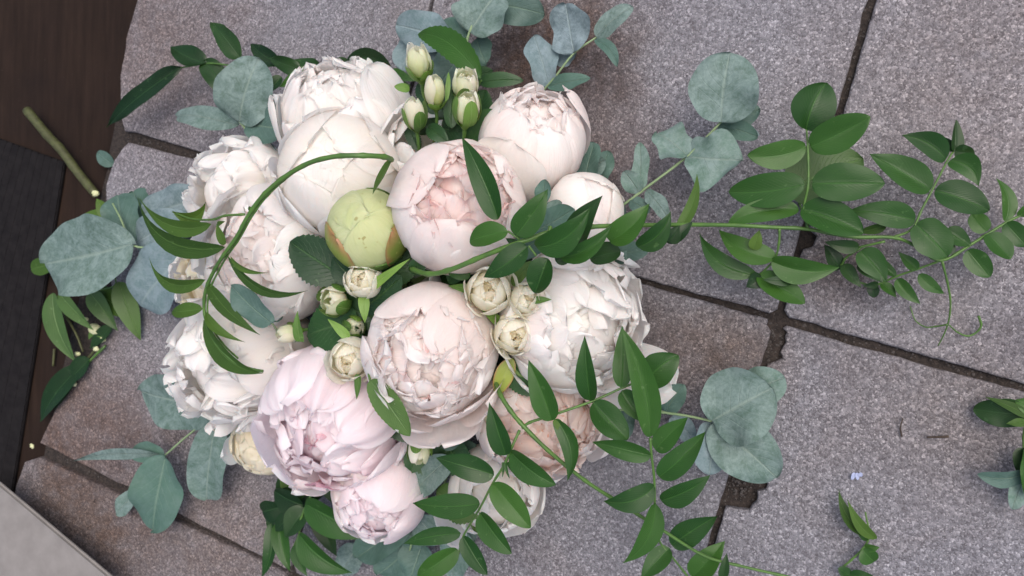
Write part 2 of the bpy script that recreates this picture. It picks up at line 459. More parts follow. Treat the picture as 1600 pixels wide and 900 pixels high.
def slab_mesh(outline, seed, chips=(), ch=.0024):
    rg = np.random.default_rng(seed)
    pts = []
    n = len(outline)
    for k in range(n):
        a = outline[k]; b = outline[(k+1) % n]; m = max(2, int(np.linalg.norm(b-a)/.005))
        for q in range(m): pts.append(a+(b-a)*q/m)
    pts = np.array(pts); c = pts.mean(0)
    nn = len(pts)
    idx = np.arange(nn)
    dev = sum(rg.normal()*np.sin(idx*f+rg.uniform(0, 6.3)) for f in (.11, .23, .41, .9, 1.7))*.0002+rg.normal(size=nn)*.00012
    for q in range(3 + int(rg.integers(3))):
        k0 = rg.integers(nn); dev -= .0022*rg.uniform(.3, 1)*np.exp(-((idx-k0)/rg.uniform(1.5, 4))**2)
    tang = np.roll(pts, -1, 0)-np.roll(pts, 1, 0); nrm = np.stack([tang[:, 1], -tang[:, 0], 0*tang[:, 0]], 1); nrm /= np.linalg.norm(nrm, axis=1)[:, None]
    sgn = np.sign(np.sum(nrm*(pts-c))); nrm *= sgn
    pts = pts+nrm*dev[:, None]
    for (cx, cy, r, _) in chips:
        q = P(cx, cy); v = pts-q; dd = np.linalg.norm(v[:, :2], axis=1); rr = px(r, q)*(1+.13*np.sin(idx*1.1)+.08*np.sin(idx*2.3))
        inside = dd < rr
        inw = max((GE, -GE, GN, -GN), key=lambda a_: float(np.dot(a_, c-q)*(1 if abs(np.dot(a_, GE)) > .5 else .6)))
        # push the points that fall inside the chip onto its inner rim
        perp = np.array([-inw[1], inw[0], 0])
        for k in np.where(inside)[0]:
            l = float(np.dot(v[k], perp)); h = math.sqrt(max(rr[k]**2-l*l, 0)); pts[k] = q+perp*l+inw*h
    def ring(off, z):
        tg = np.roll(pts, -2, 0)-np.roll(pts, 2, 0); nr = np.stack([tg[:, 1], -tg[:, 0], 0*tg[:, 0]], 1); nr /= np.linalg.norm(nr, axis=1)[:, None]+1e-9; nr *= sgn
        r = pts+nr*off; r[:, 2] = z; return r
    tops = ring(-ch, 0.0); tops[:, 2] = 0
    V = np.concatenate([tops, ring(-ch*.35, -.0009), ring(0, -.0026), ring(.0004, -.045)])
    F = [tuple(range(nn))]
    for l in range(3):
        for k in range(nn):
            k2 = (k+1) % nn; F.append((l*nn+k, (l+1)*nn+k, (l+1)*nn+k2, l*nn+k2))
    F = [F[0] if sgn > 0 else F[0][::-1]]+[f if sgn < 0 else f[::-1] for f in F[1:]]
    return V, F


CH_ = {(2, 0): [(1196, 535, 30, 0), (1152, 752, 40, 0)], (1, 0): [(1212, 508, 12, 0)], (1, -1): [(1262, 372, 12, 0)], (2, -1): [(1262, 372, 14, 0)], (0, 1): [(165, 880, 26, 0)]}
EDGE = {0: [(100, 607), (150, 548), (176, 500), (172, 420), (163, 345), (165, 290), (178, 250), (190, 232)],
        -1: [(194, 205), (188, 180), (187, 120), (196, 60), (214, 0), (226, -60), (250, -150)],
        1: [(30, 980), (10, 860), (24, 760), (38, 722)]}
ground_sheet()
for i in range(0, 5):
    for j in range(-3, 3):
        a, b, c, d = G(i, j), G(i+1, j), G(i+1, j+1), G(i, j+1)
        JW = (.0016, .0026, .0037, .0037, .0037)[i]
        a = a+(GE+GN)*JW; b = b+(-GE+GN)*JW; c = c+(-GE-GN)*JW; d = d+(GE-GN)*JW
        r = .006
        if i == 0:
            left = [P(x, y) for x, y in EDGE.get(j, [])]
            if not left: left = [d, a]
            if j == 0: left = [P(62, 692)]+left+[P(200, 222)]
            if j == -1: left = [P(208, 206)]+left
            if j == 1: left = left+[P(60, 714)]
            ol = [b+GN*0, c]+left
            ol = [b-GE*r, b+GN*r, c-GN*r, c-GE*r]+left
        else:
            ol = [a+GE*r, b-GE*r, b+GN*r, c-GN*r, c-GE*r, d+GE*r, d-GN*r, a+GN*r]
        V, F = slab_mesh([np.array([q[0], q[1], 0]) for q in ol], i*17+j+50, CH_.get((i, j), ()), (.0015, .002, .0022, .0022, .0022)[i])
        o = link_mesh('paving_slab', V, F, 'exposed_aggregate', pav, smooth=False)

gr = np.random.default_rng(9); V = []; F = []
bm = bmesh.new(); bmesh.ops.create_icosphere(bm, subdivisions=1, radius=1); bv = np.array([tuple(v.co) for v in bm.verts]); bf_ = [tuple(v.index for v in f.verts) for f in bm.faces]; bm.free()
for q in range(2600):
    if q % 2: p = G(gr.uniform(.1, 4), int(gr.integers(0, 2)))+GN*gr.normal()*.003
    else: p = G(int(gr.integers(1, 3)), gr.uniform(-2, 2.5))+GE*gr.normal()*.003
    if q % 9 == 0: c_ = P(1152, 752) if q % 2 else P(1200, 530); p = c_+np.array([gr.normal(), gr.normal(), 0])*.012
    r = gr.uniform(.0005, .0017); k = len(V); dz = -.0072
    for v in bv*(1+gr.normal(size=(len(bv), 1))*.15): V.append((p[0]+v[0]*r, p[1]+v[1]*r*gr.uniform(.8, 1), dz+v[2]*r*.7))
    F.extend(tuple(a+k for a in f) for f in bf_)
o = link_mesh('grit', V, F, 'grit_stone', smooth=False); o['kind'] = 'stuff'; o['label'] = 'loose grit and sand lying in the paving joints'
# dark timber threshold on the left, one board after another
deck = bpy.data.objects.new('wooden_floor', None); COL.objects.link(deck); deck['kind'] = 'structure'; deck['label'] = 'dark brown timber threshold beside the paving'
ZD = -.012


def box_from(quad, z0, z1, name, mat, parent=None, bev=.002, **kw):
    bm = bmesh.new()
    lo = [bm.verts.new((q[0], q[1], z0)) for q in quad]; hi = [bm.verts.new((q[0], q[1], z1)) for q in quad]
    bm.faces.new(lo[::-1]); bm.faces.new(hi)
    for k in range(4): bm.faces.new((lo[k], lo[(k+1) % 4], hi[(k+1) % 4], hi[k]))
    bmesh.ops.recalc_face_normals(bm, faces=bm.faces)
    bmesh.ops.bevel(bm, geom=list(bm.edges), offset=bev, segments=2, affect='EDGES')
    V = [tuple(v.co) for v in bm.verts]; bm.verts.index_update(); F = [tuple(v.index for v in f.verts) for f in bm.faces]; bm.free()
    return link_mesh(name, V, F, mat, parent, smooth=False, **kw)


dv = (P(60, 700)-P(190, 225)); dv[2] = 0; dv /= np.linalg.norm(dv); du = np.array([dv[1], -dv[0], 0]); du = du if du[0] < 0 else -du
st0 = P(235, 0)+du*-.03
for k in range(4):
    a = st0+du*(.62*k+.0005)-dv*1.2; b = st0+du*(.62*(k+1)-.0005)-dv*1.2
    box_from([a, b, b+dv*3, a+dv*3], ZD-.025, ZD-.0003*(k % 3), 'floor_board', 'dark_wood', deck, bev=.0015)
# rubber mat
mq = [P(96, 252, ZD+.01), P(-60, 196, ZD+.01), P(-260, 640, ZD+.01), P(14, 770, ZD+.01)]
mt = thing('doormat', 'black rubber doormat with a fine grid on the brown boards at the left edge', 'doormat', (mq[0][0], mq[0][1], ZD))
box_from(mq, ZD+.0005, ZD+.006, 'mat_base', 'mat_rubber', mt, bev=.0015)
V = []; F = []


def strip(a, b, w, z0, z1):
    d = (b-a)/np.linalg.norm(b-a); n_ = np.array([-d[1], d[0], 0])*w/2; k = len(V)
    for p in (a-n_, b-n_, b+n_, a+n_): V.append((p[0], p[1], z0))
    for p in (a-n_, b-n_, b+n_, a+n_): V.append((p[0], p[1], z1))
    F.extend([(k+4, k+5, k+6, k+7), (k, k+1, k+5, k+4), (k+1, k+2, k+6, k+5), (k+2, k+3, k+7, k+6), (k+3, k, k+4, k+7)])


for q in range(1, 16):
    f = q/16; strip(mq[0]*(1-f)+mq[1]*f, mq[3]*(1-f)+mq[2]*f, .0016, ZD+.0055, ZD+.0064)
for q in range(1, 40):
    f = q/40; strip(mq[0]*(1-f)+mq[3]*f, mq[1]*(1-f)+mq[2]*f, .0016, ZD+.0055, ZD+.0063)
o = link_mesh('grid_ribs', V, F, 'mat_rubber', mt, smooth=False); o['kind'] = 'stuff'
# pale board in the near left corner
bq = [P(-6, 752, .045), P(176, 905, .045), P(40, 1120, .045), P(-220, 880, .045)]
gb = box_from(bq, .0375, .045, 'grey_board', 'grey_board', bev=.003, origin=np.array([bq[0][0], bq[0][1], .0]))
gb['label'] = 'smooth light grey board at the lower left corner over the paving'; gb['category'] = 'board'

# ------------------------------------------------------------------ petals and flowers


def petal_geo(C, FR, R, phi, th0, th1, Wd, flare=0., ruf=.03, cup=0., rim=0., nick=.12, zs=1., crum=.02, k=4., nu=11, nv=12, seed=0, skew=0., p0=.55, base_r=1., fold=.007, erim=.012):
    rg = np.random.default_rng(seed)
    u = np.linspace(-1, 1, nu); t = 1-(1-np.linspace(0, 1, nv))**1.45
    U, T = np.meshgrid(u, t)
    prof = (np.clip(T, .01, 1)**p0)*(1-np.minimum(T, .9995)**k)**.42
    prof = prof/prof.max()
    ph = rg.uniform(0, 6.28, 12)
    nk = np.sin(U*2.3+ph[0])*.5+np.sin(U*5.1+ph[1])*.35+np.sin(U*11+ph[2])*.2
    th = th0+(th1-th0)*(T-nick*.22*(nk+.8)*T**7)
    a = U*Wd*prof
    phv = phi+skew*T
    cp, sp_ = np.cos(phv), np.sin(phv)
    m = np.stack([np.sin(th)*cp, np.sin(th)*sp_, np.cos(th)], -1)
    e = np.stack([-sp_, cp, 0*sp_], -1)
    D = np.cos(a)[..., None]*m+np.sin(a)[..., None]*e
    r = base_r+(1-base_r)*T**.8 if base_r != 1 else np.ones_like(T)
    r = r+flare*T**2.2-cup*U**2*T+rim*np.clip((T-.72)/.28, 0, 1)**2
    r = r+ruf*T**2*(np.sin(U*2.9+ph[3])+.55*np.sin(U*6.1+ph[4]+T*2)*(.3+np.abs(U))+.10*T*np.sin(U*9+ph[5]))
    cr = np.sin(D[..., 0]*5+ph[6])*np.sin(D[..., 1]*6+ph[7])+.6*np.sin(D[..., 2]*11+ph[8]+D[..., 0]*7)+.4*np.sin(U*7+ph[9])*np.sin(T*9+ph[10])
    r = r+crum*cr*T+fold*T*(np.sin(U*6.5+ph[11]+.8*np.sin(T*3+ph[9]))+.6*np.sin(U*12.5+ph[8]+T))*(1-.3*np.abs(U))
    edge = np.clip(np.maximum((np.abs(U)-.7)/.3, (T-.8)/.2), 0, 1)**1.5
    r = r+edge*erim*(np.sin(U*5+ph[2]+T*5)+.8*np.sin(T*9+ph[5]+np.sign(U)*2)+.35*np.sin(U*10+ph[0]))
    X = (r*R)[..., None]*D; X[..., 2] *= zs
    V = X.reshape(-1, 3)@FR.T+C
    uv = np.stack([(U*.5+.5).ravel(), T.ravel()], 1)
    return V, gf(nu, nv), uv


def ruffle_geo(C, FR, R, d, rot, r0, r1, w, curl, ruf, seed, nu=13, nv=10, bendd=0.):
    rg = np.random.default_rng(seed)
    d = np.asarray(d, float)/np.linalg.norm(d)
    z = np.array([0, 0, 1.]); e = np.cross(z, d); e = e/np.linalg.norm(e) if np.linalg.norm(e) > 1e-3 else np.array([1., 0, 0])
    q = np.cross(d, e)
    c, s = math.cos(rot), math.sin(rot); e, q = e*c+q*s, q*c-e*s
    U, T = np.meshgrid(np.linspace(-1, 1, nu), 1-(1-np.linspace(0, 1, nv))**1.4)
    prof = (T*.6+.4)*(1-np.minimum(T, .9995)**5)**.3; prof /= prof.max()
    ph = rg.uniform(0, 6.28, 8)
    tip = T*(1-.10*(np.sin(U*3+ph[0])+.7*np.sin(U*7+ph[1]))*T**3-.20*U**2*T)
    wave = ruf*T**1.8*(np.sin(U*2.6+ph[2])+.6*np.sin(U*5.5+ph[3]+T)+.12*np.sin(U*8+ph[4]))
    lat = U*w*prof
    out = curl*T**2.0*.5+wave+.25*w*U**2*T*np.sign(curl)
    rad = r0+(r1-r0)*tip-curl*.35*T**3*np.sign(curl)
    X = rad[..., None]*d+lat[..., None]*e+out[..., None]*q
    V = (X*R).reshape(-1, 3)@FR.T+C
    uv = np.stack([(U*.5+.5).ravel(), T.ravel()], 1)
    return V, gf(nu, nv), uv


def frame(ax, ay):
    """flower frame whose axis leans (ax right, ay down in the picture) from the line of sight"""
    s2 = min(ax*ax+ay*ay, .98); z = RT*ax-UP*ay+VW*math.sqrt(1-s2)
    x = RT-np.dot(RT, z)*z
    if np.linalg.norm(x) < .25: x = UP-np.dot(UP, z)*z
    x /= np.linalg.norm(x); y = np.cross(z, x)
    return np.stack([x, y, z], 1)


BIND = P(650, 470, .02)


def flower_root(name, label, cat, cx, cy, rp, z, ax, ay, group):
    C = P(cx, cy, z); FR = frame(ax, ay); R = px(rp, C)
    root = thing(name, label, cat, C-FR[:, 2]*R, group)
    return root, C, FR, R


def add_stem(root, C, FR, R, r=.0035, mat='stem_dark', k=.9):
    a = C-FR[:, 2]*R*k; b = a-FR[:, 2]*R*.5; e = BIND+np.array([random.uniform(-.015, .015), random.uniform(-.015, .015), 0])
    b[2] = max(b[2], .012)
    add_tube('stem', [a+FR[:, 2]*R*.1, a, b*.7+e*.3, e], r, r*.9, mat, root)


def peony(label, cx, cy, rp, z, ax, ay, layers, ruff=(), seed=1, extra=(), sepals=0, zs=1.):
    root, C, FR, R = flower_root('peony', label, 'peony', cx, cy, rp, z, ax, ay, 'peonies in the bouquet')
    rg = random.Random(seed); sd_ = seed*1000
    for L in layers:
        n = L['n']; off = L.get('off', rg.uniform(0, 6.28))
        for q in range(n):
            sd_ += 1; j = L.get('jit', .12)
            phi = off+2*math.pi*q/n*L.get('span', 1.)+rg.uniform(-j, j)
            V, F, uv = petal_geo(C, FR, R*(L['R']+rg.uniform(-1, 1)*L.get('rj', .02)), phi, R_(L.get('th0', 165)), R_(L['th1']+rg.uniform(-1, 1)*L.get('thj', 8)), L['W']*rg.uniform(.9, 1.1),
                                 flare=L.get('fl', 0)+rg.uniform(-1, 1)*L.get('flj', .03), ruf=L.get('ruf', .03), cup=L.get('cup', .05), rim=L.get('rim', 0.), nick=L.get('nick', .12), zs=zs,
                                 crum=L.get('crum', .018), k=L.get('k', 4.), seed=sd_, skew=rg.uniform(-.25, .25), nu=L.get('nu', 17), nv=L.get('nv', 15), base_r=L.get('br', 1.), fold=L.get('fold', .009))
            link_mesh('petal', V, F, L['m'], root, uv)
    if ruff:              # closed heart under the frills
        for q in range(5):
            sd_ += 1
            V, F, uv = petal_geo(C, FR, R*(.70+.015*q)*ruff[0].get('hk', 1.), q*1.3+seed, R_(150), R_(-10), .95, ruf=.02, crum=.03, nick=.1, k=5, seed=sd_, zs=zs)
            link_mesh('inner_petal', V, F, ruff[0]['m'], root, uv)
    for E_ in ruff:       # broad thin petals laid over one another, tips towards the axis
        if E_['n'] < 10: continue
        npt = max(8, int(E_['n']*.62)); W0 = E_['w']*1.25
        for q in range(npt):
            sd_ += 1
            ga = 2.39996*q+rg.uniform(-.4, .4)+1; cmax = 1-math.cos(R_(E_['cap'])); ct = 1-cmax*((q+.5)/npt)
            st = math.sqrt(max(0, 1-ct*ct)); d = np.array([st*math.cos(ga), st*math.sin(ga), ct])
            away = d-np.array([0, 0, 1.])*.6; away = away-np.dot(away, d)*d; away /= np.linalg.norm(away)+1e-9
            tz = np.cross(d, away); aj = rg.uniform(-1, 1)*.75; away = away*math.cos(aj)+tz*math.sin(aj)
            FP = FR@np.stack([away, np.cross(d, away), d], 1)
            V, F, uv = petal_geo(C, FP, R*E_['r1']*rg.uniform(.93, 1.02), 0., R_(rg.uniform(50, 70)), R_(-4), W0*rg.uniform(.8, 1.3), ruf=.045, cup=-.06, rim=rg.uniform(-.05, .08), nick=.16, crum=.022, k=5, nu=17, nv=13, seed=sd_, p0=.3, base_r=.72, fold=.014, erim=.014, zs=zs if zs == 1 else 1)
            link_mesh('inner_petal', V, F, E_['m'], root, uv)
    for E_ in ruff:
        for q in range(int(E_['n']*E_.get('keep', .13)) if E_['n'] >= 10 else E_['n']):
            sd_ += 1
            ga = 2.39996*q+rg.uniform(-.35, .35); cmax = 1-math.cos(R_(E_['cap'])); ct = 1-cmax*((q+.5)/max(1, int(E_['n']*E_.get('keep', .13)) if E_['n'] >= 10 else E_['n']))
            st = math.sqrt(max(0, 1-ct*ct)); d = np.array([st*math.cos(ga), st*math.sin(ga), ct])
            sgn = 1 if rg.random() < E_.get('inw', .93) else -1
            V, F, uv = ruffle_geo(C, FR, R, d, rg.uniform(-1, 1)*E_.get('rot', .38), E_.get('r0', .25), E_['r1']*rg.uniform(.88, 1.06)*(1-E_.get('dip', .0)*(1-st)), E_['w']*rg.uniform(.7, 1.25), sgn*E_['curl']*rg.uniform(.6, 1.3), E_['ruf'], sd_)
            link_mesh('inner_petal', V, F, E_['m'], root, uv)
    for X in extra:       # single petals the photograph shows: (phi deg, th0, th1, W, R, opts)
        sd_ += 1; o = dict(X[5]) if len(X) > 5 else {}; m = o.pop('m', layers[0]['m']); o.setdefault('seed', sd_)
        V, F, uv = petal_geo(C, FR, R*X[4], R_(X[0]), R_(X[1]), R_(X[2]), X[3], nu=21, nv=18, zs=zs, **o)
        link_mesh('petal', V, F, m, root, uv)
    for q in range(3):    # calyx under the bloom
        phi = q*2.1+seed; V, F, uv = petal_geo(C, FR, R*1.03, phi, R_(178), R_(120), .5, ruf=.0, crum=.01, k=3, seed=q)
        link_mesh('sepal', V, F, 'sepal', root, uv)
    add_stem(root, C, FR, R)
    return root


WH, IV, BL, BI, PK, PD, PE, CR = 'petal_white', 'petal_ivory', 'petal_blush', 'petal_blush_inner', 'petal_pink', 'petal_pink_deep', 'petal_peach', 'petal_cream'

# 1 the white double at the top, seen from its side
peony('open white double peony at the top edge with tall pointed petals fanned upward', 540, 195, 88, .085, -.10, -.72,
      [dict(n=9, R=1.02, th1=34, W=.34, m=WH, fl=.16, flj=.08, ruf=.04, k=2.2, fold=.02, thj=12), dict(n=9, R=.92, th1=24, W=.32, m=WH, fl=.2, flj=.08, ruf=.05, k=2.2, fold=.02), dict(n=8, R=.78, th1=14, W=.34, m=WH, fl=.26, ruf=.05, k=2.4, fold=.02), dict(n=7, R=1.05, th1=62, W=.45, m=WH, fl=.2, ruf=.05, k=3)],
      [dict(n=16, cap=40, r1=1.1, w=.24, curl=.2, ruf=.03, m=WH, hk=1.25)], seed=3,
      extra=[(-60, 150, 45, .5, 1.12, dict(flare=.25, m=WH, k=3.)), (200, 150, 50, .4, 1.1, dict(flare=.25, m=IV, k=3.)), (-25, 150, 30, .45, 1.15, dict(flare=.3, m=WH, k=2.5))])
# 2 blush at the top right, cup open to the top
peony('blush peony at the upper right, cup of broad smooth petals open towards the top', 830, 222, 84, .105, .12, -.62,
      [dict(n=7, R=1., th1=30, W=.62, m=BL, ruf=.015, cup=.02, crum=.012), dict(n=6, R=.92, th1=22, W=.55, m=BL, ruf=.03), dict(n=6, R=.8, th1=16, W=.45, m=BL, ruf=.05)],
      [dict(n=34, cap=45, r1=.95, w=.2, curl=.3, ruf=.05, m=BL)], seed=8,
      extra=[(25, 165, 25, .4, 1.08, dict(flare=.1, m=BL)), (-115, 160, 52, .62, 1.12, dict(flare=.10, m=IV, k=5.))])
# 3 white globe
peony('large closed white globe peony of smooth overlapping petals at the upper left', 532, 272, 95, .135, -.15, -.12,
      [dict(n=4, R=.93, th1=-12, W=.95, m=IV, ruf=.003, cup=.0, crum=.007, th0=160, nick=.05, thj=6, k=5, nu=19, nv=18, rj=.012, fold=.004, flj=.0), dict(n=4, R=.985, th1=14, W=.9, m=IV, ruf=.008, crum=.008, cup=-.03, nick=.10, thj=10, k=5, nu=19, nv=17, rj=.012, fold=.005, flj=.005), dict(n=4, R=1.03, th1=48, W=.75, m=WH, ruf=.01, crum=.01, cup=-.04, thj=14, nu=17, rj=.01, fold=.006, flj=.01)],
      seed=12, extra=[(195, 165, 50, .5, 1.07, dict(rim=.05, crum=.02, m=WH)), (-70, 165, 48, .55, 1.06, dict(rim=.03, m=IV))])
# 4 blush cup with pink heart
peony('blush cupped peony with a salmon pink frilled heart showing behind a pointed leaf', 716, 324, 104, .150, .12, -.14,
      [dict(n=6, R=1., th1=44, W=.72, m=BL, ruf=.018, cup=.01, crum=.014, thj=6, k=5), dict(n=6, R=.94, th1=32, W=.62, m=BL, ruf=.025, thj=8), dict(n=5, R=.86, th1=24, W=.5, m=BI, ruf=.04)],
      [dict(n=70, cap=50, r1=.97, w=.24, curl=.34, ruf=.032, m=BI, r0=.35, dip=.08)], seed=21,
      extra=[(150, 165, 20, .6, 1.03, dict(m=BL, k=6.)), (-95, 165, 22, .7, 1.03, dict(m=BL, k=5.)), (25, 165, 36, .5, 1.03, dict(m=BL))])
# 6 closed creamy white at the right
peony('small closed pale blush globe peony behind the vine at the right', 914, 330, 60, .115, .25, -.15,
      [dict(n=4, R=.95, th1=-10, W=.95, m=BL, ruf=.003, crum=.006, nick=.04, k=5, nu=17, nv=16, rj=.01, fold=.003, flj=0.), dict(n=4, R=1.01, th1=22, W=.9, m=IV, ruf=.006, crum=.008, cup=-.03, nick=.05, k=5, rj=.01, fold=.004, flj=.005)], seed=31)
# 7 left middle
peony('loose blush white peony left of the green bud with broad wavy petals', 428, 398, 103, .115, -.20, .02,
      [dict(n=7, R=1., th1=48, W=.6, m=WH, ruf=.04, fl=.08, flj=.1, thj=16, crum=.03, k=5), dict(n=8, R=.95, th1=36, W=.5, m=WH, ruf=.05, crum=.035, flj=.08, thj=14), dict(n=7, R=.82, th1=22, W=.5, m=BL, ruf=.06, crum=.03, thj=12)],
      [dict(n=22, cap=40, r1=.85, w=.26, curl=.4, ruf=.06, m=BL)], seed=41,
      extra=[(60, 160, 34, .6, 1.04, dict(flare=.06, ruf=.03, m=WH, k=5.)), (-5, 160, 24, .55, 1.02, dict(flare=.04, ruf=.03, m=WH, k=5.)), (-40, 160, 32, .6, 1.06, dict(flare=.05, m=WH, k=5.)), (-80, 160, 36, .62, 1.05, dict(flare=.04, m=BL)), (140, 160, 45, .5, 1.05, dict(flare=.1, m=WH))])
# 8 left top frilly
peony('white frilly peony at the left edge above the vine arc', 385, 304, 80, .088, -.55, -.25,
      [dict(n=7, R=1., th1=55, W=.5, m=WH, fl=.2, ruf=.06, nick=.25), dict(n=7, R=.85, th1=38, W=.45, m=WH, fl=.2, ruf=.07, nick=.25)],
      [dict(n=30, cap=60, r1=1.05, w=.22, curl=.3, ruf=.05, m=WH)], seed=51)
# 9 lower left big frilly white
peony('white peony at the lower left with a finely fringed outer edge', 384, 558, 103, .092, -.42, .18,
      [dict(n=7, R=.98, th1=62, W=.6, m=WH, fl=.06, ruf=.04), dict(n=8, R=.9, th1=40, W=.5, m=WH, fl=.06, ruf=.06, nick=.25), dict(n=7, R=.75, th1=24, W=.45, m=WH, ruf=.07)],
      [dict(n=90, cap=84, r1=1.08, w=.15, curl=.2, ruf=.03, m=WH, r0=.4, rot=.5)], seed=61,
      extra=[(48, 160, 22, .62, 1.06, dict(flare=.02, ruf=.03, crum=.03, m=IV, k=5.)), (15, 160, 30, .5, 1.09, dict(flare=.04, ruf=.04, crum=.03, m=WH, k=4.)), (85, 160, 26, .5, 1.04, dict(flare=.04, ruf=.04, crum=.03, m=WH, k=4.))])
peony('small white peony peeping out at the left behind the two hanging leaves', 355, 440, 74, .088, -.5, 0.,
      [dict(n=6, R=1., th1=50, W=.6, m=WH, fl=.05, ruf=.04), dict(n=6, R=.85, th1=35, W=.5, m=WH, ruf=.06, nick=.25)],
      [dict(n=30, cap=65, r1=1., w=.18, curl=.25, ruf=.05, m=CR)], seed=65, extra=[(150, 150, 40, .65, 1.08, dict(flare=.05, m=WH, k=5.))])
# 10 central full blush
peony('full blush peony at the centre with a tightly ruffled heart', 674, 550, 104, .158, .05, .10,
      [dict(n=6, R=1.0, th1=52, W=.72, m=BL, ruf=.02, cup=.01, crum=.014, k=5, thj=6), dict(n=7, R=.95, th1=42, W=.55, m=BL, ruf=.03, thj=8)],
      [dict(n=85, cap=58, r1=1.0, w=.27, curl=.42, ruf=.03, m=BL, r0=.4, rot=.5), dict(n=16, cap=50, r1=.95, w=.14, curl=.2, ruf=.04, m=BI, r0=.4)], seed=71,
      extra=[(48, 165, 8, .50, 1.04, dict(m=BL, k=5., ruf=.015)), (-60, 165, 50, .6, 1.06, dict(flare=.04, m=BL, k=5.)), (-84, 165, 62, .5, 1.12, dict(flare=.26, m=BL, k=4.)), (-112, 165, 56, .4, 1.1, dict(flare=.14, m=BL, k=4.)), (-42, 165, 62, .45, 1.1, dict(flare=.14, m=BL, k=4.)), (-160, 165, 40, .62, 1.05, dict(m=BL, k=5.)), (100, 165, 40, .7, 1.04, dict(m=BL, k=5.))])
# 11 lavender pink loose one
peony('loose lilac pink peony at the lower centre with large folded petals', 525, 650, 108, .118, -.18, .34,
      [dict(n=7, R=1., th1=70, W=.6, m=PK, ruf=.05, fl=.10, flj=.08, crum=.035, thj=12, fold=.026), dict(n=7, R=.95, th1=54, W=.5, m=PK, ruf=.055, fl=.05, crum=.04, flj=.08, thj=12, fold=.03), dict(n=7, R=.88, th1=40, W=.42, m=PK, ruf=.06, crum=.04, thj=12, fold=.03), dict(n=6, R=.80, th1=26, W=.36, m=PK, ruf=.06, crum=.04, thj=12, fold=.03)],
      [dict(n=22, cap=36, r1=.82, w=.26, curl=.45, ruf=.06, m=PK, r0=.25, hk=.9), dict(n=6, cap=26, r1=.84, w=.13, curl=.3, ruf=.05, m=PD)], seed=83,
      extra=[(120, 160, 34, .55, 1.07, dict(flare=.06, ruf=.04, m=PK, k=4., fold=.03)), (80, 160, 30, .45, 1.05, dict(flare=.03, ruf=.04, m=PK, k=4., fold=.035)), (32, 160, 26, .5, 1.04, dict(flare=.02, ruf=.05, m=PK, fold=.035)), (-150, 160, 38, .55, 1.06, dict(flare=.08, m=PK)), (-118, 160, 55, .42, 1.1, dict(flare=.05, m=IV, k=5.)), (-92, 150, 34, .25, 1.02, dict(m=PD, ruf=.03)), (-40, 160, 45, .5, 1.05, dict(flare=.05, m=PK))])
# 12 bottom blush
peony('blush peony hanging lowest at the bottom of the bouquet', 592, 770, 74, .085, .05, .35,
      [dict(n=6, R=1., th1=50, W=.72, m=BL, ruf=.02, crum=.015, k=5), dict(n=6, R=.92, th1=32, W=.6, m=PK, ruf=.035)],
      [dict(n=26, cap=40, r1=.88, w=.25, curl=.4, ruf=.05, m=PK)], seed=91,
      extra=[(70, 160, 15, .7, 1.04, dict(m=PK, ruf=.03, k=5.)), (-30, 160, 20, .7, 1.05, dict(m=PK, ruf=.02, k=5.))])
# 13 right white, fanned
peony('big white peony at the right with layered petals fanned outward', 893, 498, 105, .105, .42, .06,
      [dict(n=8, R=1., th1=75, W=.5, m=WH, fl=.22, ruf=.045, k=4.5, flj=.1), dict(n=9, R=.98, th1=58, W=.46, m=WH, fl=.18, ruf=.045, flj=.1, thj=14), dict(n=9, R=.92, th1=44, W=.44, m=WH, fl=.14, ruf=.05, flj=.1, thj=14), dict(n=8, R=.86, th1=30, W=.42, m=WH, fl=.1, ruf=.05, flj=.08, thj=12), dict(n=6, R=.8, th1=18, W=.42, m=WH, fl=.06, ruf=.05)],
      [dict(n=18, cap=45, r1=.98, w=.34, curl=.4, ruf=.03, m=WH)], seed=101,
      extra=[(178, 165, 46, .62, 1.06, dict(flare=.02, ruf=.012, crum=.01, m=BL, k=5.)), (-125, 165, 48, .85, 1.05, dict(flare=.02, ruf=.015, m=WH, k=5.)), (-38, 140, 62, .34, 1.25, dict(flare=.42, m=WH, k=2.)), (-55, 140, 62, .3, 1.2, dict(flare=.32, m=WH, k=2.2)), (62, 150, 55, .4, 1.1, dict(flare=.1, m=WH)), (100, 150, 45, .45, 1.08, dict(flare=.05, m=WH))])
# 14 peach hearted one under the vine
peony('blush peony with peach streaked heart under the leaf vine at the lower right', 842, 646, 98, .080, .15, .25,
      [dict(n=7, R=1., th1=58, W=.6, m=BL, ruf=.035, fl=.08), dict(n=7, R=.9, th1=40, W=.5, m=BL, ruf=.05, nick=.25), dict(n=7, R=.8, th1=26, W=.45, m=PE, ruf=.06, nick=.25)],
      [dict(n=60, cap=60, r1=.98, w=.19, curl=.3, ruf=.06, m=PE, r0=.3)], seed=113,
      extra=[(-20, 155, 60, .45, 1.1, dict(flare=.12, m=BL)), (75, 160, 48, .55, 1.06, dict(m=WH))])
# 15 cream, tucked in low at the lower left
peony('cream yellow peony tucked low beneath the lilac pink one at the lower left', 415, 690, 52, .055, -.3, .3,
      [dict(n=5, R=1., th1=40, W=.8, m=CR, ruf=.01, crum=.012, k=5), dict(n=5, R=.94, th1=20, W=.7, m=CR, ruf=.02), dict(n=5, R=.85, th1=-8, W=.9, m=CR, ruf=.01, rj=.01)], seed=121,
      extra=[(200, 150, 62, .35, 1.15, dict(flare=.2, m=WH, k=3.))])
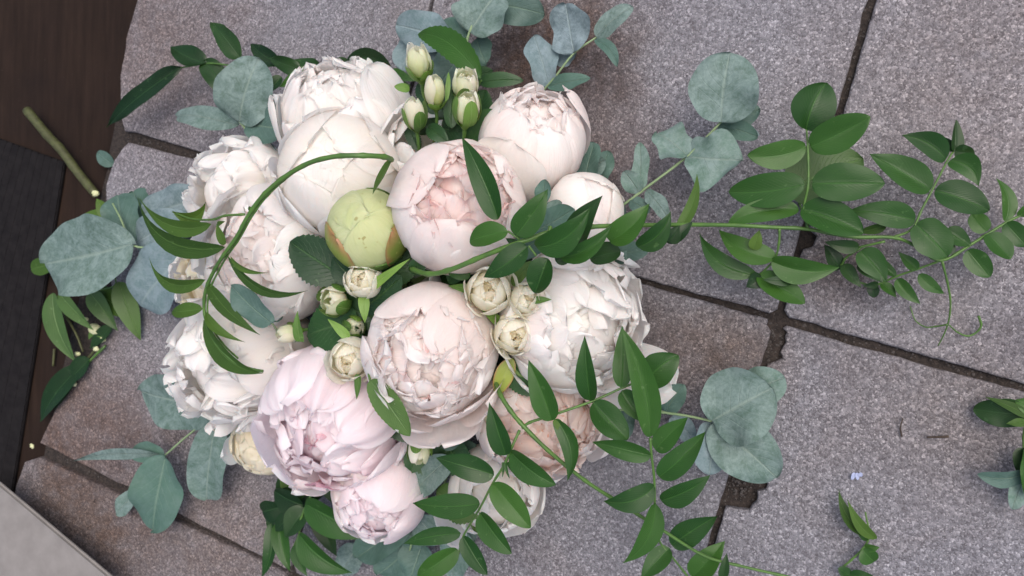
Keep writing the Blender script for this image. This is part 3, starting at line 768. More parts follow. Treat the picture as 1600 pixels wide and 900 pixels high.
# 16 white, under the bottom vine
peony('white peony half hidden under the leaf spray at the bottom', 775, 762, 72, .057, .1, .3,
      [dict(n=6, R=1., th1=60, W=.66, m=IV, ruf=.03, fl=.12), dict(n=6, R=.9, th1=38, W=.6, m=WH, ruf=.04, fl=.05)],
      [dict(n=14, cap=40, r1=.85, w=.3, curl=.4, ruf=.05, m=IV)], seed=131, extra=[(215, 150, 60, .45, 1.2, dict(flare=.25, m=WH, k=3.5))])
# 17 white behind the centre
peony('white peony filling the gap between the rosebuds and the blush cup', 668, 232, 62, .098, -.05, -.3,
      [dict(n=6, R=1., th1=45, W=.6, m=WH, ruf=.02, fl=.1, k=3.5), dict(n=5, R=.9, th1=25, W=.6, m=WH, ruf=.03)], seed=141, extra=[(150, 150, 30, .5, 1.15, dict(flare=.15, m=WH, k=3.))])
peony('white peony with a few petals showing under the green bud', 640, 445, 50, .11, .1, 0, [dict(n=5, R=1., th1=35, W=.7, m=WH, ruf=.03)], seed=147)


# green bud
def green_bud():
    root, C, FR, R = flower_root('peony_bud', 'round yellow-green unopened peony bud with bronze edged sepals in the centre left', 'peony bud', 575, 358, 66, .170, -.05, -.22, 'buds in the bouquet')
    for k, (phi, th1, W_, r) in enumerate([(1.2, -25, 1.15, .95), (3.4, -15, 1.1, .965), (5.4, 5, 1.1, .985)]):
        V, F, uv = petal_geo(C, FR, R*r, phi, R_(170), R_(th1), W_, ruf=.006, crum=.006, nick=.05, k=6, seed=900+k, nu=21, nv=20); link_mesh('petal', V, F, 'petal_green', root, uv)
    for k, (phi, th1, W_, r, m) in enumerate([(R_(215), 42, .75, 1.01, 'sepal_bronze'), (R_(-20), 46, .7, 1.02, 'sepal_bronze'), (R_(-80), 78, .7, 1.03, 'sepal'), (R_(80), 85, .6, 1.01, 'sepal')]):
        V, F, uv = petal_geo(C, FR, R*r, phi, R_(176), R_(th1), W_, ruf=.006, crum=.008, nick=.05, k=2.6, seed=910+k, nu=15, nv=15); link_mesh('sepal', V, F, m, root, uv)
    add_stem(root, C, FR, R)


green_bud()


# roses
def rose(label, cx, cy, rp, z, ax, ay, seed, openn=1., cat='rose', heart='petal_rose_heart', sep=3, n=14):
    root, C, FR, R = flower_root('rose', label, cat, cx, cy, rp, z, ax, ay, 'cream spray roses in the bouquet')
    rg = random.Random(seed)
    # coiled heart
    nu, nv = 110, 6; V = []
    for j in range(nv):
        for i in range(nu):
            a = i/nu*2*math.pi*3.3; rr = .04+.31*i/nu+.02*math.sin(a*2.3); h = j/(nv-1)
            V.append((rr*math.cos(a)*(1+.25*h), rr*math.sin(a)*(1+.25*h), -.2+h*(1.10-.22*(i/nu)**2+.03*math.sin(a*1.7))))
    V = (np.array(V)*R)@FR.T+C
    uv = [((i/nu), .4+.6*j/(nv-1)) for j in range(nv) for i in range(nu)]
    link_mesh('heart', V, gf(nu, nv), heart, root, uv)
    for q in range(n):
        f = q/(n-1); phi = 2.39996*q+rg.uniform(-.2, .2)
        V, F, uv = petal_geo(C+FR[:, 2]*R*(.18*(1-f)), FR, R*(.40+.60*f**.85), phi, R_(165), R_(-4+52*f*openn+rg.uniform(-4, 4)), 1.0-.15*f, ruf=.02+.02*f, crum=.02, rim=.20*f**1.5+.03, nick=.10, k=5, seed=seed*50+q, nu=13, nv=13, zs=1.15-.15*f)
        link_mesh('petal', V, F, 'petal_rose' if q > 4 else 'petal_rose_heart' if q < 2 else 'petal_rose', root, uv)
    for q in range(5):
        phi = q*1.257+seed; B = C-FR[:, 2]*R*.85; dirn = FR@np.array([math.cos(phi), math.sin(phi), .1])
        T = B+dirn*R*rg.uniform(1.3, 1.75)+FR[:, 2]*R*.15
        add_leaf(B, T, R*.5, 'sepal', root, 'sepal', shape='sepal', fold=.3, arch=-.1, seed=q)
    add_stem(root, C, FR, R, .002, 'stem_green')
    return root


rose('cream spray rose with green tinted outer petals just under the green bud', 567, 438, 31, .172, -.05, -.05, 1, .8)
rose('open cream spray rose between the lilac pink and the central blush peony', 549, 561, 39, .166, -.05, .12, 2, 1.1)
rose('open cream rose under the vine stem, upper left in the cluster of three', 765, 455, 42, .170, 0, -.05, 3, 1.15)
rose('cream rose with a tight brown tinged heart at the right of the cluster of three', 822, 468, 30, .165, .15, 0, 4, 1.0)
rose('fuller cream rose lowest in the cluster of three, against the central blush peony', 803, 522, 38, .160, .15, .12, 5, 1.2)


def rosebud(label, cx, cy, rp, z, ax, ay, seed, zs=1.5, opened=0., green=.55, stem=None, n=7):
    root, C, FR, R = flower_root('rosebud', label, 'rosebud', cx, cy, rp, z, ax, ay, 'cream rosebuds in the bouquet')
    rg = random.Random(seed)
    for q in range(n):
        f = q/(n-1)
        V, F, uv = petal_geo(C, FR, R*(.55+.4*f), 2.4*q+seed, R_(165), R_(6+10*f+opened*18*f), .95, ruf=.03+.04*opened, crum=.02, rim=.05+.18*opened*f, nick=.2, k=3.5, seed=seed*70+q, zs=zs, nu=11, nv=13)
        link_mesh('petal', V, F, 'petal_rosebud' if q % 3 else 'petal_rose', root, uv)
    for q in range(4):
        V, F, uv = petal_geo(C, FR, R*(1.02+.01*q), q*1.57+seed*.7, R_(176), R_(165-115*green-rg.uniform(0, 18)), .55, ruf=.01, crum=.01, k=1.9, seed=q, zs=zs, nu=9, nv=11, flare=.06, nick=.0)
        link_mesh('sepal', V, F, 'sepal', root, uv)
    a = C-FR[:, 2]*R*zs*.85
    V, F = tube([a+FR[:, 2]*R*.35, a+FR[:, 2]*R*.1, a-FR[:, 2]*R*.25, a-FR[:, 2]*R*.5], R*.62, R*.2, sides=10)
    link_mesh('hip', V, F, 'sepal', root)
    e = P(*stem) if stem else BIND
    add_tube('stem', [a-FR[:, 2]*R*.3, a-FR[:, 2]*R*1.5, e*.4+a*.6-FR[:, 2]*R*1.5, e], R*.16, R*.14, 'stem_green', root)
    return root


rosebud('topmost cream rosebud with a ragged tip and a long green sepal', 655, 97, 22, .135, -.05, -.70, 1, 1.45, .6, .55, stem=(690, 210, .1))
rosebud('slim closed cream rosebud in the middle of the bud cluster at the top', 680, 143, 18, .150, .02, -.72, 2, 1.7, 0., .45, stem=(675, 230, .1))
rosebud('cream rosebud low at the left of the top bud cluster', 648, 177, 19, .150, -.02, -.70, 3, 1.6, .15, .8, stem=(655, 250, .1))
rosebud('frilled half open cream rosebud at the upper right of the top bud cluster', 728, 133, 22, .135, .1, -.6, 4, 1.3, 1., .3, stem=(725, 220, .1), n=11)
rosebud('plump rosebud with a swollen light green calyx right above the blush cup', 729, 170, 22, .155, .12, -.66, 5, 1.45, .4, .95, stem=(716, 225, .1))
rosebud('crumpled green and cream rosebud on the left of the serrated leaves', 523, 470, 25, .165, -.35, -.05, 6, 1.15, .7, .9)
rosebud('green striped rosebud hanging below the central blush peony', 656, 703, 19, .125, .05, .70, 7, 1.5, .25, .85)
rosebud('tiny ruffled cream rosebud beside the hanging striped one', 684, 685, 12, .130, .2, .45, 8, 1.2, 1., .2)
rosebud('pale green rosebud between the blush peonies left of the lower vine', 762, 652, 26, .110, -.2, .3, 9, 1.2, .3, .4)
rosebud('small cream rosebud lying at the left beside an upright sepal', 450, 520, 16, .150, -.8, .15, 10, 1.3, .3, .5)
rosebud('dark green closed rosebud in the gap left of the central blush peony', 552, 510, 17, .150, .5, .1, 11, 1.4, 0, 1.05)
# ------------------------------------------------------------------ vines
JY, JD, LL, LR, EU, EB, ED = 'leaf_jasmine_young', 'leaf_jasmine_dark', 'leaf_light', 'leaf_rose', 'leaf_eucalyptus', 'leaf_eucalyptus_blue', 'leaf_eucalyptus_deep'
VG = 'jasmine vines trailing from the bouquet'
sprig('jasmine_vine', 'jasmine vine arching in a loop over the white globe peony down the left side', 'vine',
      [([(612, 250, .212), (600, 245, .228), (560, 243, .245), (520, 245, .247), (480, 256, .242), (440, 280, .235), (410, 307, .228), (388, 337, .222), (370, 370, .215), (350, 398, .207), (334, 424, .197), (322, 452, .188), (319, 482, .180), (325, 510, .178), (342, 541, .178), (366, 565, .178), (390, 576, .176), (411, 580, .174)], .0023, .0014),
       ([(470, 262, .236), (443, 282, .233), (414, 310, .226), (393, 339, .220), (374, 373, .212), (355, 400, .204), (340, 426, .195), (328, 453, .187), (324, 484, .179), (331, 511, .176), (350, 539, .175), (372, 560, .175)], .0010, .0009),
       ([(382, 335, .222), (352, 337, .220), (332, 343, .216), (300, 342, .205), (270, 331, .20)], .0012, .0008)],
      [(612, 250, 580, 303, 27, dict(bend=-.1, roll=.7, zt=.195)), (270, 331, 322, 315, 22, dict(bend=.28, roll=.5)), (330, 350, 214, 312, 30, dict(bend=-.14, roll=-.5, shape='lance')), (352, 386, 205, 310, 36, dict(bend=-.13, shape='lance', roll=-.4)),
       (350, 383, 338, 350, 13, {}), (321, 437, 225, 405, 25, dict(bend=-.16, roll=-.4)), (317, 483, 264, 487, 25, dict(roll=.3, bend=-.04)), (318, 500, 412, 583, 36, dict(bend=.17, roll=.3, shape='lance')),
       (324, 443, 405, 522, 22, dict(bend=.06, roll=-.4, shape='lance')), (322, 488, 383, 534, 15, dict(bend=.13, roll=-.5, shape='lance')), (355, 398, 482, 453, 19, dict(bend=.19, shape='lance', roll=.4)), (360, 400, 418, 426, 10, dict(bend=.1, shape='lance')),
       (392, 330, 388, 322, 6, {}), (340, 352, 352, 346, 8, {})],
      mat=JY, group=VG, base=(612, 250, .20), shape='jas')
NZ = .02
sprig('jasmine_vine', 'longest jasmine vine running from the centre straight out over the paving to the right edge', 'vine',
      [([(642, 420, .17), (670, 428, .19), (705, 421, .203), (760, 398, .212), (820, 376, .210), (870, 360, .200), (930, 354, .185), (1000, 352, .160), (1080, 351, .125), (1150, 352, .10), (1205, 355, .088), (1262, 358, .078), (1330, 370, .068), (1395, 371, .062), (1430, 384, .055), (1470, 407, .045), (1520, 380, .038), (1570, 349, .034), (1612, 328, .030)], .0024, .0011),
       ([(1262, 358, .078), (1256, 326, .082), (1263, 286, .088), (1262, 228, .086), (1260, 200, .084)], .0012, .0009),
       ([(1218, 357, .088), (1217, 380, .082), (1210, 405, .074), (1186, 431, .064)], .0011, .0008),
       ([(1395, 371, .062), (1425, 358, .062), (1440, 328, .062), (1457, 296, .060), (1481, 250, .054), (1490, 236, .05)], .0011, .0008),
       ([(1340, 387, .055), (1383, 377, .06)], .0011, .001), ([(1345, 387, .055), (1320, 405, .048), (1316, 425, .04), (1340, 440, .035), (1368, 445, .033), (1400, 432, .038), (1440, 418, .042), (1470, 407, .045)], .0010, .0009),
       ([(1472, 408, .045), (1480, 440, .036), (1485, 470, .028), (1483, 498, .02), (1476, 520, .012), (1466, 540, .005)], .0010, .0005),
       ([(1481, 507, .018), (1462, 510, .012), (1446, 511, .009), (1430, 500, .006), (1422, 478, .005)], .0007, .0005), ([(1483, 508, .018), (1496, 519, .010), (1512, 525, .006), (1526, 519, .006), (1533, 508, .008), (1529, 494, .012)], .0006, .0011),
       ([(793, 361, .216), (812, 374, .212)], .0008, .0009), ([(838, 400, .206), (826, 384, .21)], .0008, .0009), ([(860, 354, .203), (858, 366, .206), (866, 370, .21), (880, 362, .21), (884, 354, .207)], .0016, .0012)],
      [  # over the flowers
       (778, 343, 719, 214, 42, dict(z=.214, zt=.225, bend=.06, roll=-.25, arch=.05)), (806, 368, 855, 297, 44, dict(z=.216, zt=.222, roll=.2)), (793, 362, 732, 377, 38, dict(z=.216, zt=.214, shape='oval')), (824, 385, 754, 433, 42, dict(bend=-.06, z=.212, zt=.214)),
       (856, 404, 834, 458, 46, dict(shape='rose', z=.206, zt=.200)), (838, 386, 921, 325, 46, dict(bend=.13, z=.211, zt=.222, roll=.2)), (900, 382, 940, 308, 40, dict(bend=-.1, mat=JD, z=.185, zt=.205)), (874, 402, 956, 351, 30, dict(bend=.12, z=.196, zt=.20)),
       (970, 394, 921, 404, 36, dict(shape='oval', mat=JD, z=.17, zt=.168)), (952, 376, 1014, 318, 44, dict(bend=.11, z=.180, zt=.184)), (996, 386, 1048, 330, 36, dict(bend=.13, z=.160, zt=.165)), (1045, 378, 1062, 352, 26, dict(mat=JD, z=.14)), (1052, 368, 1089, 272, 20, dict(bend=.1, mat=JY, z=.13, zt=.11)), (1040, 378, 1082, 345, 24, dict(mat=JD, z=.135, bend=.1)),
       (812, 384, 790, 372, 12, dict(mat=JD)), (868, 408, 900, 392, 22, dict(mat=JD, z=.18)),
       # upright pinnate leaf
       (1260, 203, 1292, 129, 68, dict(bend=-.10, shape='rose', roll=.15)), (1259, 229, 1168, 243, 44, dict(bend=-.08, roll=-.2, shape='rose')), (1266, 229, 1360, 182, 54, dict(bend=.02, shape='rose', roll=.1)),
       (1257, 288, 1137, 299, 56, dict(bend=-.05, shape='rose')), (1269, 287, 1383, 286, 60, dict(shape='rose', bend=0)), (1248, 327, 1138, 347, 38, dict(bend=.06, shape='rose', roll=.2)), (1252, 327, 1350, 364, 54, dict(bend=-.02, shape='rose')),
       # lower pinnate leaf
       (1211, 404, 1123, 357, 40, dict(bend=-.13, roll=.2)), (1182, 430, 1093, 364, 34, dict(bend=-.17, shape='lance')), (1205, 408, 1312, 418, 42, dict(bend=.10, roll=.2)), (1184, 430, 1258, 474, 40, dict(bend=.0, shape='rose', roll=-.2)), (1190, 432, 1166, 449, 26, dict(mat=JD)), (1177, 390, 1187, 360, 20, dict(mat=JY)), (1238, 440, 1192, 437, 16, dict(mat=JD)),
       # cluster beyond the joint
       (1312, 421, 1288, 382, 26, dict(mat=JD)), (1342, 386, 1289, 378, 22, dict(mat=JD)), (1317, 413, 1346, 450, 22, dict(mat=JD, shape='lance')), (1344, 392, 1386, 441, 40, {}), (1342, 412, 1380, 441, 26, dict(mat=JD)), (1400, 432, 1354, 392, 17, dict(bend=-.05)), (1372, 444, 1348, 447, 12, dict(mat=JD)), (1363, 444, 1366, 465, 18, dict(shape='oval', mat=JD)),
       (1377, 443, 1400, 465, 18, {}), (1401, 436, 1438, 475, 22, dict(bend=.05)), (1434, 421, 1404, 393, 19, dict(shape='lance')), (1435, 429, 1476, 459, 21, dict(bend=.06)), (1431, 350, 1481, 401, 56, dict(shape='oval', bend=0)), (1478, 360, 1519, 384, 30, dict(bend=.03)), (1484, 398, 1478, 370, 20, dict(mat=JD)),
       (1430, 344, 1326, 329, 42, dict(bend=.03)), (1385, 352, 1340, 362, 16, dict(mat=JY)), (1454, 296, 1359, 240, 50, dict(bend=.0)), (1461, 297, 1546, 329, 50, dict(shape='rose')), (1478, 249, 1410, 211, 38, dict(bend=.10, roll=-.1)), (1484, 251, 1529, 291, 36, dict(bend=-.2, roll=.2)), (1491, 237, 1493, 187, 26, dict(shape='strap', bend=-.03, roll=.5, mat=JD)), (1492, 236, 1523, 241, 24, dict(shape='oval', mat=JD)), (1488, 237, 1475, 214, 14, dict(mat=JD)),
       (1541, 362, 1518, 334, 30, dict(shape='oval')), (1570, 346, 1558, 277, 27, dict(bend=.1)), (1571, 349, 1604, 385, 32, dict(shape='oval')), (1542, 366, 1579, 405, 36, dict(shape='oval')), (1512, 391, 1547, 433, 34, dict(shape='oval')), (1594, 338, 1606, 318, 18, {})],
      group=VG, base=(642, 420, .15))
sprig('jasmine_vine', 'jasmine vine crossing the peach hearted peony and trailing out to the lower right', 'vine',
      [([(770, 585, .13), (782, 617, .155), (800, 645, .160), (820, 668, .160), (850, 698, .153), (885, 728, .142), (920, 755, .130), (970, 787, .112), (1030, 825, .092), (1100, 868, .070), (1160, 885, .055), (1240, 903, .04)], .0021, .0012),
       ([(816, 669, .160), (828, 660, .160), (865, 648, .158), (925, 627, .150), (970, 607, .142), (995, 597, .138)], .0013, .0009),
       ([(1016, 684, .150), (1018, 712, .146), (1022, 745, .138), (1023, 782, .128), (1024, 815, .10), (1030, 845, .075), (1050, 870, .068), (1078, 905, .055)], .0011, .0009),
       ([(812, 672, .160), (800, 698, .165), (788, 726, .163), (770, 755, .158), (752, 790, .15), (737, 815, .142), (723, 840, .135), (716, 868, .125)], .0012, .0008)],
      [(862, 657, 825, 564, 40, dict(bend=.02, zt=.175)), (922, 626, 913, 525, 35, dict(bend=.03, zt=.17)), (927, 629, 981, 687, 46, dict(shape='rose')), (867, 654, 886, 752, 30, dict(bend=-.17, roll=.2)), (867, 655, 878, 676, 14, dict(mat=JY)),
       (971, 606, 972, 509, 32, dict(bend=.02)), (1016, 683, 971, 511, 41, dict(bend=.06, zt=.17, z=.152)), (1010, 600, 1060, 556, 52, dict(shape='rose', mat='leaf_jasmine', bend=-.1, z=.10)), (972, 610, 1008, 662, 32, dict(bend=0)), (995, 597, 1010, 560, 24, dict(mat=JD, z=.12)),
       (1018, 712, 926, 690, 35, dict(bend=.03)), (1024, 703, 1075, 652, 36, {}), (1030, 745, 1102, 675, 40, dict(bend=.03)), (1023, 760, 942, 784, 40, dict(bend=-.12)), (1033, 782, 1110, 742, 37, dict(bend=.03)), (1024, 786, 973, 879, 36, dict(bend=-.12)),
       (1050, 852, 1121, 807, 42, dict(z=.07)), (1046, 856, 1001, 904, 34, dict(z=.07)), (1082, 902, 1133, 845, 40, dict(z=.055)), (1128, 905, 1135, 865, 16, dict(mat=JD)),
       (790, 711, 764, 630, 36, dict(bend=.02, zt=.18)), (798, 706, 869, 757, 42, dict(shape='rose')), (772, 742, 680, 716, 42, dict(bend=.04)), (750, 787, 645, 786, 40, dict(bend=-.04)), (770, 756, 829, 825, 42, dict(shape='rose')), (750, 802, 800, 865, 40, dict(shape='rose')),
       (720, 833, 629, 851, 29, dict(bend=.04)), (715, 858, 652, 904, 38, dict(shape='rose')), (723, 838, 760, 899, 34, dict(shape='rose')), (803, 728, 828, 762, 6, dict(shape='strap', mat='leaf_jasmine_young')), (790, 722, 796, 748, 6, dict(shape='strap')), (793, 722, 806, 744, 5, dict(shape='strap')), (786, 722, 785, 746, 5, dict(shape='strap'))],
      group=VG, base=(770, 585, .12))
sprig('jasmine_vine', 'dense tuft of jasmine leaves hanging below the cream yellow peony', 'vine',
      [([(505, 740, .06), (482, 782, .078), (470, 812, .080), (467, 835, .078), (455, 862, .06)], .0015, .001), ([(450, 742, .06), (452, 770, .066), (462, 800, .07), (438, 815, .06)], .001, .001)],
      [(477, 786, 575, 841, 56, dict(z=.09, zt=.085, bend=-.02, roll=.3)), (468, 834, 546, 899, 50, dict(z=.085, zt=.075, roll=.3)), (424, 818, 407, 902, 26, dict(bend=-.16)), (436, 815, 454, 893, 28, dict(bend=.02)), (442, 792, 409, 800, 38, dict(shape='round', mat=JD)),
       (474, 790, 428, 768, 44, dict(mat=JD, shape='rose')), (450, 742, 446, 778, 20, dict(mat=JY)), (446, 742, 432, 778, 18, dict(mat=JD)), (478, 795, 444, 840, 40, dict(mat=JD)), (462, 850, 480, 900, 22, {}), (505, 745, 478, 787, 28, dict(mat=JD)), (500, 743, 537, 796, 26, dict(bend=-.05)), (448, 775, 478, 760, 36, dict(mat=JD)), (455, 800, 430, 830, 24, dict(mat=JD)), (490, 800, 525, 870, 30, dict(mat=JD, z=.05)), (440, 780, 420, 840, 22, dict(mat=JD, z=.04)), (465, 770, 500, 800, 30, dict(mat=JD, z=.06)), (470, 745, 440, 760, 24, dict(mat=JD, z=.055))],
      group=VG, base=(505, 740, .05))
sprig('jasmine_vine', 'dark glossy jasmine vine with crinkled leaves along the top left edge', 'vine',
      [([(640, 135, .07), (600, 110, .074), (540, 98, .074), (480, 108, .07), (420, 102, .066), (370, 103, .062), (325, 99, .058), (282, 106, .05)], .0015, .0009)],
      [(283, 104, 160, 199, 34, dict(wave=.12, shape='lance', zt=.035)), (322, 99, 264, 70, 36, dict(bend=-.05, wave=.05)), (318, 96, 352, 158, 36, dict(bend=-.08, wave=.08)), (376, 92, 329, 34, 36, dict(bend=.05, wave=.1)), (436, 100, 392, 68, 30, dict(wave=.08)), (503, 106, 432, 104, 34, dict(wave=.12)), (492, 108, 436, 136, 24, dict(mat='leaf_jasmine')), (613, 112, 542, 92, 36, dict(bend=.12, shape='rose')), (546, 96, 488, 126, 30, dict(wave=.06)), (612, 110, 648, 126, 16, dict(mat='leaf_jasmine')), (470, 108, 420, 90, 26, dict(wave=.1)), (440, 120, 408, 148, 22, dict(mat='leaf_jasmine'))],
      mat=JD, group=VG, base=(640, 135, .05), fold=.35)

# ------------------------------------------------------------------ eucalyptus
EG = 'silver blue eucalyptus sprigs in the bouquet'
eu = dict(mat=EU, stem_mat='stem_pale', group=EG, fold=.18, shape='round', wave=.075)
sprig('eucalyptus_sprig', 'eucalyptus sprig at the upper left with one large round upright leaf', 'eucalyptus',
      [([(470, 300, .06), (425, 245, .078), (396, 215, .088), (374, 190, .092)], .0016, .0012)],
      [(374, 190, 402, 91, 90, dict(z=.095, zt=.11)), (372, 196, 268, 176, 40, dict(shape='oval', z=.085, zt=.075)), (390, 195, 455, 205, 58, dict(mat=ED)), (395, 218, 425, 275, 46, dict(mat=EB)), (398, 215, 378, 258, 36, dict(mat=EB, z=.06)), (415, 235, 440, 270, 30, dict(mat=ED)), (445, 190, 412, 150, 40, dict(mat=ED, z=.06))], **eu)
sprig('eucalyptus_sprig', 'largest eucalyptus sprig spreading over the dark floor at the left', 'eucalyptus',
      [([(340, 400, .05), (290, 388, .062), (245, 387, .07), (206, 382, .075), (190, 345, .07), (176, 318, .066)], .0015, .0010)],
      [(206, 382, 73, 412, 124, dict(z=.08, zt=.07, bend=-.02, arch=.05)), (296, 388, 212, 480, 100, dict(mat=EB, z=.066, zt=.055)), (225, 335, 322, 306, 62, dict(mat=EB, z=.045)), (207, 378, 182, 303, 66, dict(mat=ED, z=.06, zt=.05)), (213, 380, 296, 345, 62, dict(mat=EB, z=.056)), (250, 390, 300, 440, 70, dict(mat=EB, z=.045)), (230, 340, 205, 298, 50, dict(mat=ED, z=.03))], **eu)
sprig('eucalyptus_sprig', 'eucalyptus sprig with two long drooping leaves at the lower left', 'eucalyptus',
      [([(400, 620, .05), (352, 638, .058), (300, 675, .05), (257, 712, .045)], .0015, .0011)],
      [(336, 638, 210, 612, 94, dict(mat=EU, z=.058, zt=.04, shape='rose')), (341, 650, 318, 785, 70, dict(shape='obov', mat=EU, z=.056, zt=.035)), (258, 713, 236, 830, 84, dict(shape='oval', z=.048, zt=.035, mat=ED)), (256, 712, 111, 722, 20, dict(shape='lance', bend=.05, z=.045, mat=EU)), (256, 711, 203, 706, 34, dict(mat=ED, shape='oval', z=.043)), (214, 771, 181, 804, 30, dict(z=.02)), (346, 645, 362, 706, 42, dict(mat=ED, z=.04)), (352, 640, 385, 665, 26, dict(mat='leaf_light', z=.045))], **eu)
sprig('eucalyptus_sprig', 'eucalyptus sprig with overlapping round leaves over the broken joint at the right', 'eucalyptus',
      [([(960, 640, .05), (1010, 640, .05), (1040, 645, .05), (1075, 650, .052), (1112, 658, .056)], .0014, .0011)],
      [(1112, 657, 1206, 606, 118, dict(z=.06, zt=.065)), (1150, 628, 1226, 590, 66, dict(z=.045, mat=EU)), (1113, 661, 1214, 748, 88, dict(z=.052, zt=.045)), (1110, 660, 1108, 742, 60, dict(mat=EB, z=.045)), (1040, 645, 1068, 600, 34, dict(mat=ED, z=.035)), (990, 640, 940, 705, 40, dict(mat=ED, z=.03)), (1050, 650, 1085, 690, 34, dict(mat=EB, z=.03))], **eu)
sprig('eucalyptus_sprig', 'eucalyptus sprig at the upper right ending in one big round frosted leaf', 'eucalyptus',
      [([(900, 370, .05), (960, 330, .06), (1010, 293, .065), (1073, 245, .068), (1110, 208, .07), (1127, 190, .07)], .0014, .0010)],
      [(1127, 191, 1141, 82, 104, dict(z=.073, zt=.08)), (1130, 192, 1188, 170, 36, dict(mat=ED, z=.05)), (1122, 194, 1184, 214, 30, dict(mat=ED, z=.05)), (1140, 205, 1186, 212, 24, dict(mat=EB, z=.04)), (1074, 245, 1160, 250, 84, dict(lobes=.22, wave=.12, shape='oval')), (1074, 243, 1026, 208, 62, dict(lobes=.2, wave=.12)), (1000, 295, 1000, 222, 28, dict(shape='oval', lobes=.15)), (998, 300, 974, 268, 32, {}), (1010, 298, 1045, 342, 26, dict(lobes=.15)), (985, 312, 1015, 330, 26, dict(mat=ED))], **eu)
sprig('eucalyptus_sprig', 'eucalyptus sprig with blue twisted leaves over the brown stain at the top', 'eucalyptus',
      [([(835, 165, .05), (850, 140, .055), (866, 122, .058), (897, 83, .06), (932, 58, .058)], .0013, .0009)],
      [(897, 83, 884, 6, 64, dict(mat=EB, lobes=.15, wave=.12)), (858, 133, 834, 54, 46, dict(mat=EB, lobes=.15, wave=.1)), (932, 58, 988, 9, 36, dict(shape='oval')), (930, 62, 965, 104, 20, dict(mat=ED, bend=-.1, shape='oval')), (857, 135, 921, 122, 26, dict(mat=ED, shape='oval', wave=.12)), (900, 85, 865, 90, 40, dict(mat=EB, z=.045))], **eu)
sprig('eucalyptus_sprig', 'eucalyptus sprig at the very top cut off by the upper frame edge', 'eucalyptus',
      [([(715, 150, .06), (722, 105, .068), (728, 75, .072), (734, 49, .075), (760, -10, .07)], .0015, .0012)],
      [(734, 50, 778, -14, 92, dict(z=.075, bend=.03)), (705, 62, 616, 38, 64, dict(mat=EB, z=.06)), (730, 60, 686, 34, 42, dict(mat=ED, z=.062)), (760, 5, 850, 22, 56, dict(mat=ED, z=.055)), (728, 75, 664, 110, 60, dict(mat=EB, z=.04)), (725, 85, 690, 130, 62, dict(mat=ED, z=.05)), (650, 60, 628, 110, 50, dict(mat=EB, z=.035)), (745, 60, 760, 100, 40, dict(mat=ED, z=.05))], **eu)
sprig('eucalyptus_sprig', 'small eucalyptus sprig in the gap left of the closed blush globe', 'eucalyptus',
      [([(790, 400, .14), (825, 368, .15), (845, 335, .155), (850, 315, .155)], .0011, .0008)],
      [(832, 364, 897, 326, 46, dict(mat=ED, z=.158, zt=.168)), (848, 320, 852, 280, 28, dict(mat=ED, z=.155)), (822, 350, 876, 316, 30, dict(mat=EU, z=.15, zt=.16)), (800, 395, 850, 372, 40, dict(mat=ED, z=.14))], **eu)
sprig('eucalyptus_sprig', 'eucalyptus sprig of dark round leaves at the right shoulder behind the big blush cup', 'eucalyptus',
      [([(880, 300, .06), (905, 275, .065), (925, 262, .065)], .0012, .0009)],
      [(912, 285, 928, 222, 42, dict(mat=ED)), (935, 285, 950, 235, 34, dict(mat=ED, z=.045)), (905, 270, 945, 250, 36, dict(mat=EU, z=.055)), (940, 310, 975, 345, 36, dict(mat=ED, z=.05)), (955, 395, 1012, 390, 32, dict(mat=ED, z=.08)), (1000, 400, 960, 408, 20, dict(mat=ED, z=.08))], **eu)
sprig('eucalyptus_sprig', 'eucalyptus sprig of teal leaves fanned below the lowest blush peony', 'eucalyptus',
      [([(700, 740, .04), (680, 790, .045), (650, 830, .042), (640, 860, .04)], .0013, .001)],
      [(640, 800, 556, 872, 62, dict(mat=ED, z=.04)), (650, 840, 590, 898, 62, dict(mat=ED, z=.035)), (705, 715, 640, 778, 48, dict(mat=EU, z=.09, shape='oval')), (690, 845, 650, 805, 56, dict(mat=EU, z=.05)), (725, 830, 705, 905, 56, dict(mat=EU, z=.04)), (748, 775, 790, 820, 58, dict(mat=ED, z=.035)), (660, 850, 640, 905, 60, dict(mat=ED, z=.03)), (700, 790, 740, 850, 60, dict(mat=EU, z=.03)), (690, 700, 715, 655, 46, dict(mat=ED, z=.095)), (560, 850, 530, 900, 44, dict(mat=EU, z=.02))], **eu)
sprig('eucalyptus_sprig', 'single dark eucalyptus leaf sprig between the two white peonies at the left', 'eucalyptus',
      [([(435, 520, .11), (430, 512, .165), (425, 505, .185)], .0011, .0008)], [(425, 505, 362, 446, 46, dict(mat=ED, shape='oval', z=.186, zt=.188)), (440, 500, 410, 470, 30, dict(mat=ED, z=.14))], **eu)

# ------------------------------------------------------------------ rose foliage
RG = 'serrated rose leaves in the bouquet'
ro = dict(mat=LR, stem_mat='stem_green', shape='rose', serr=.05, nv=29, fold=.2)


def rl(label, stem, leaves, **kw):
    d = dict(ro); d.update(kw)
    return sprig('rose_foliage', label, 'rose foliage', stem, leaves, group=RG, **d)


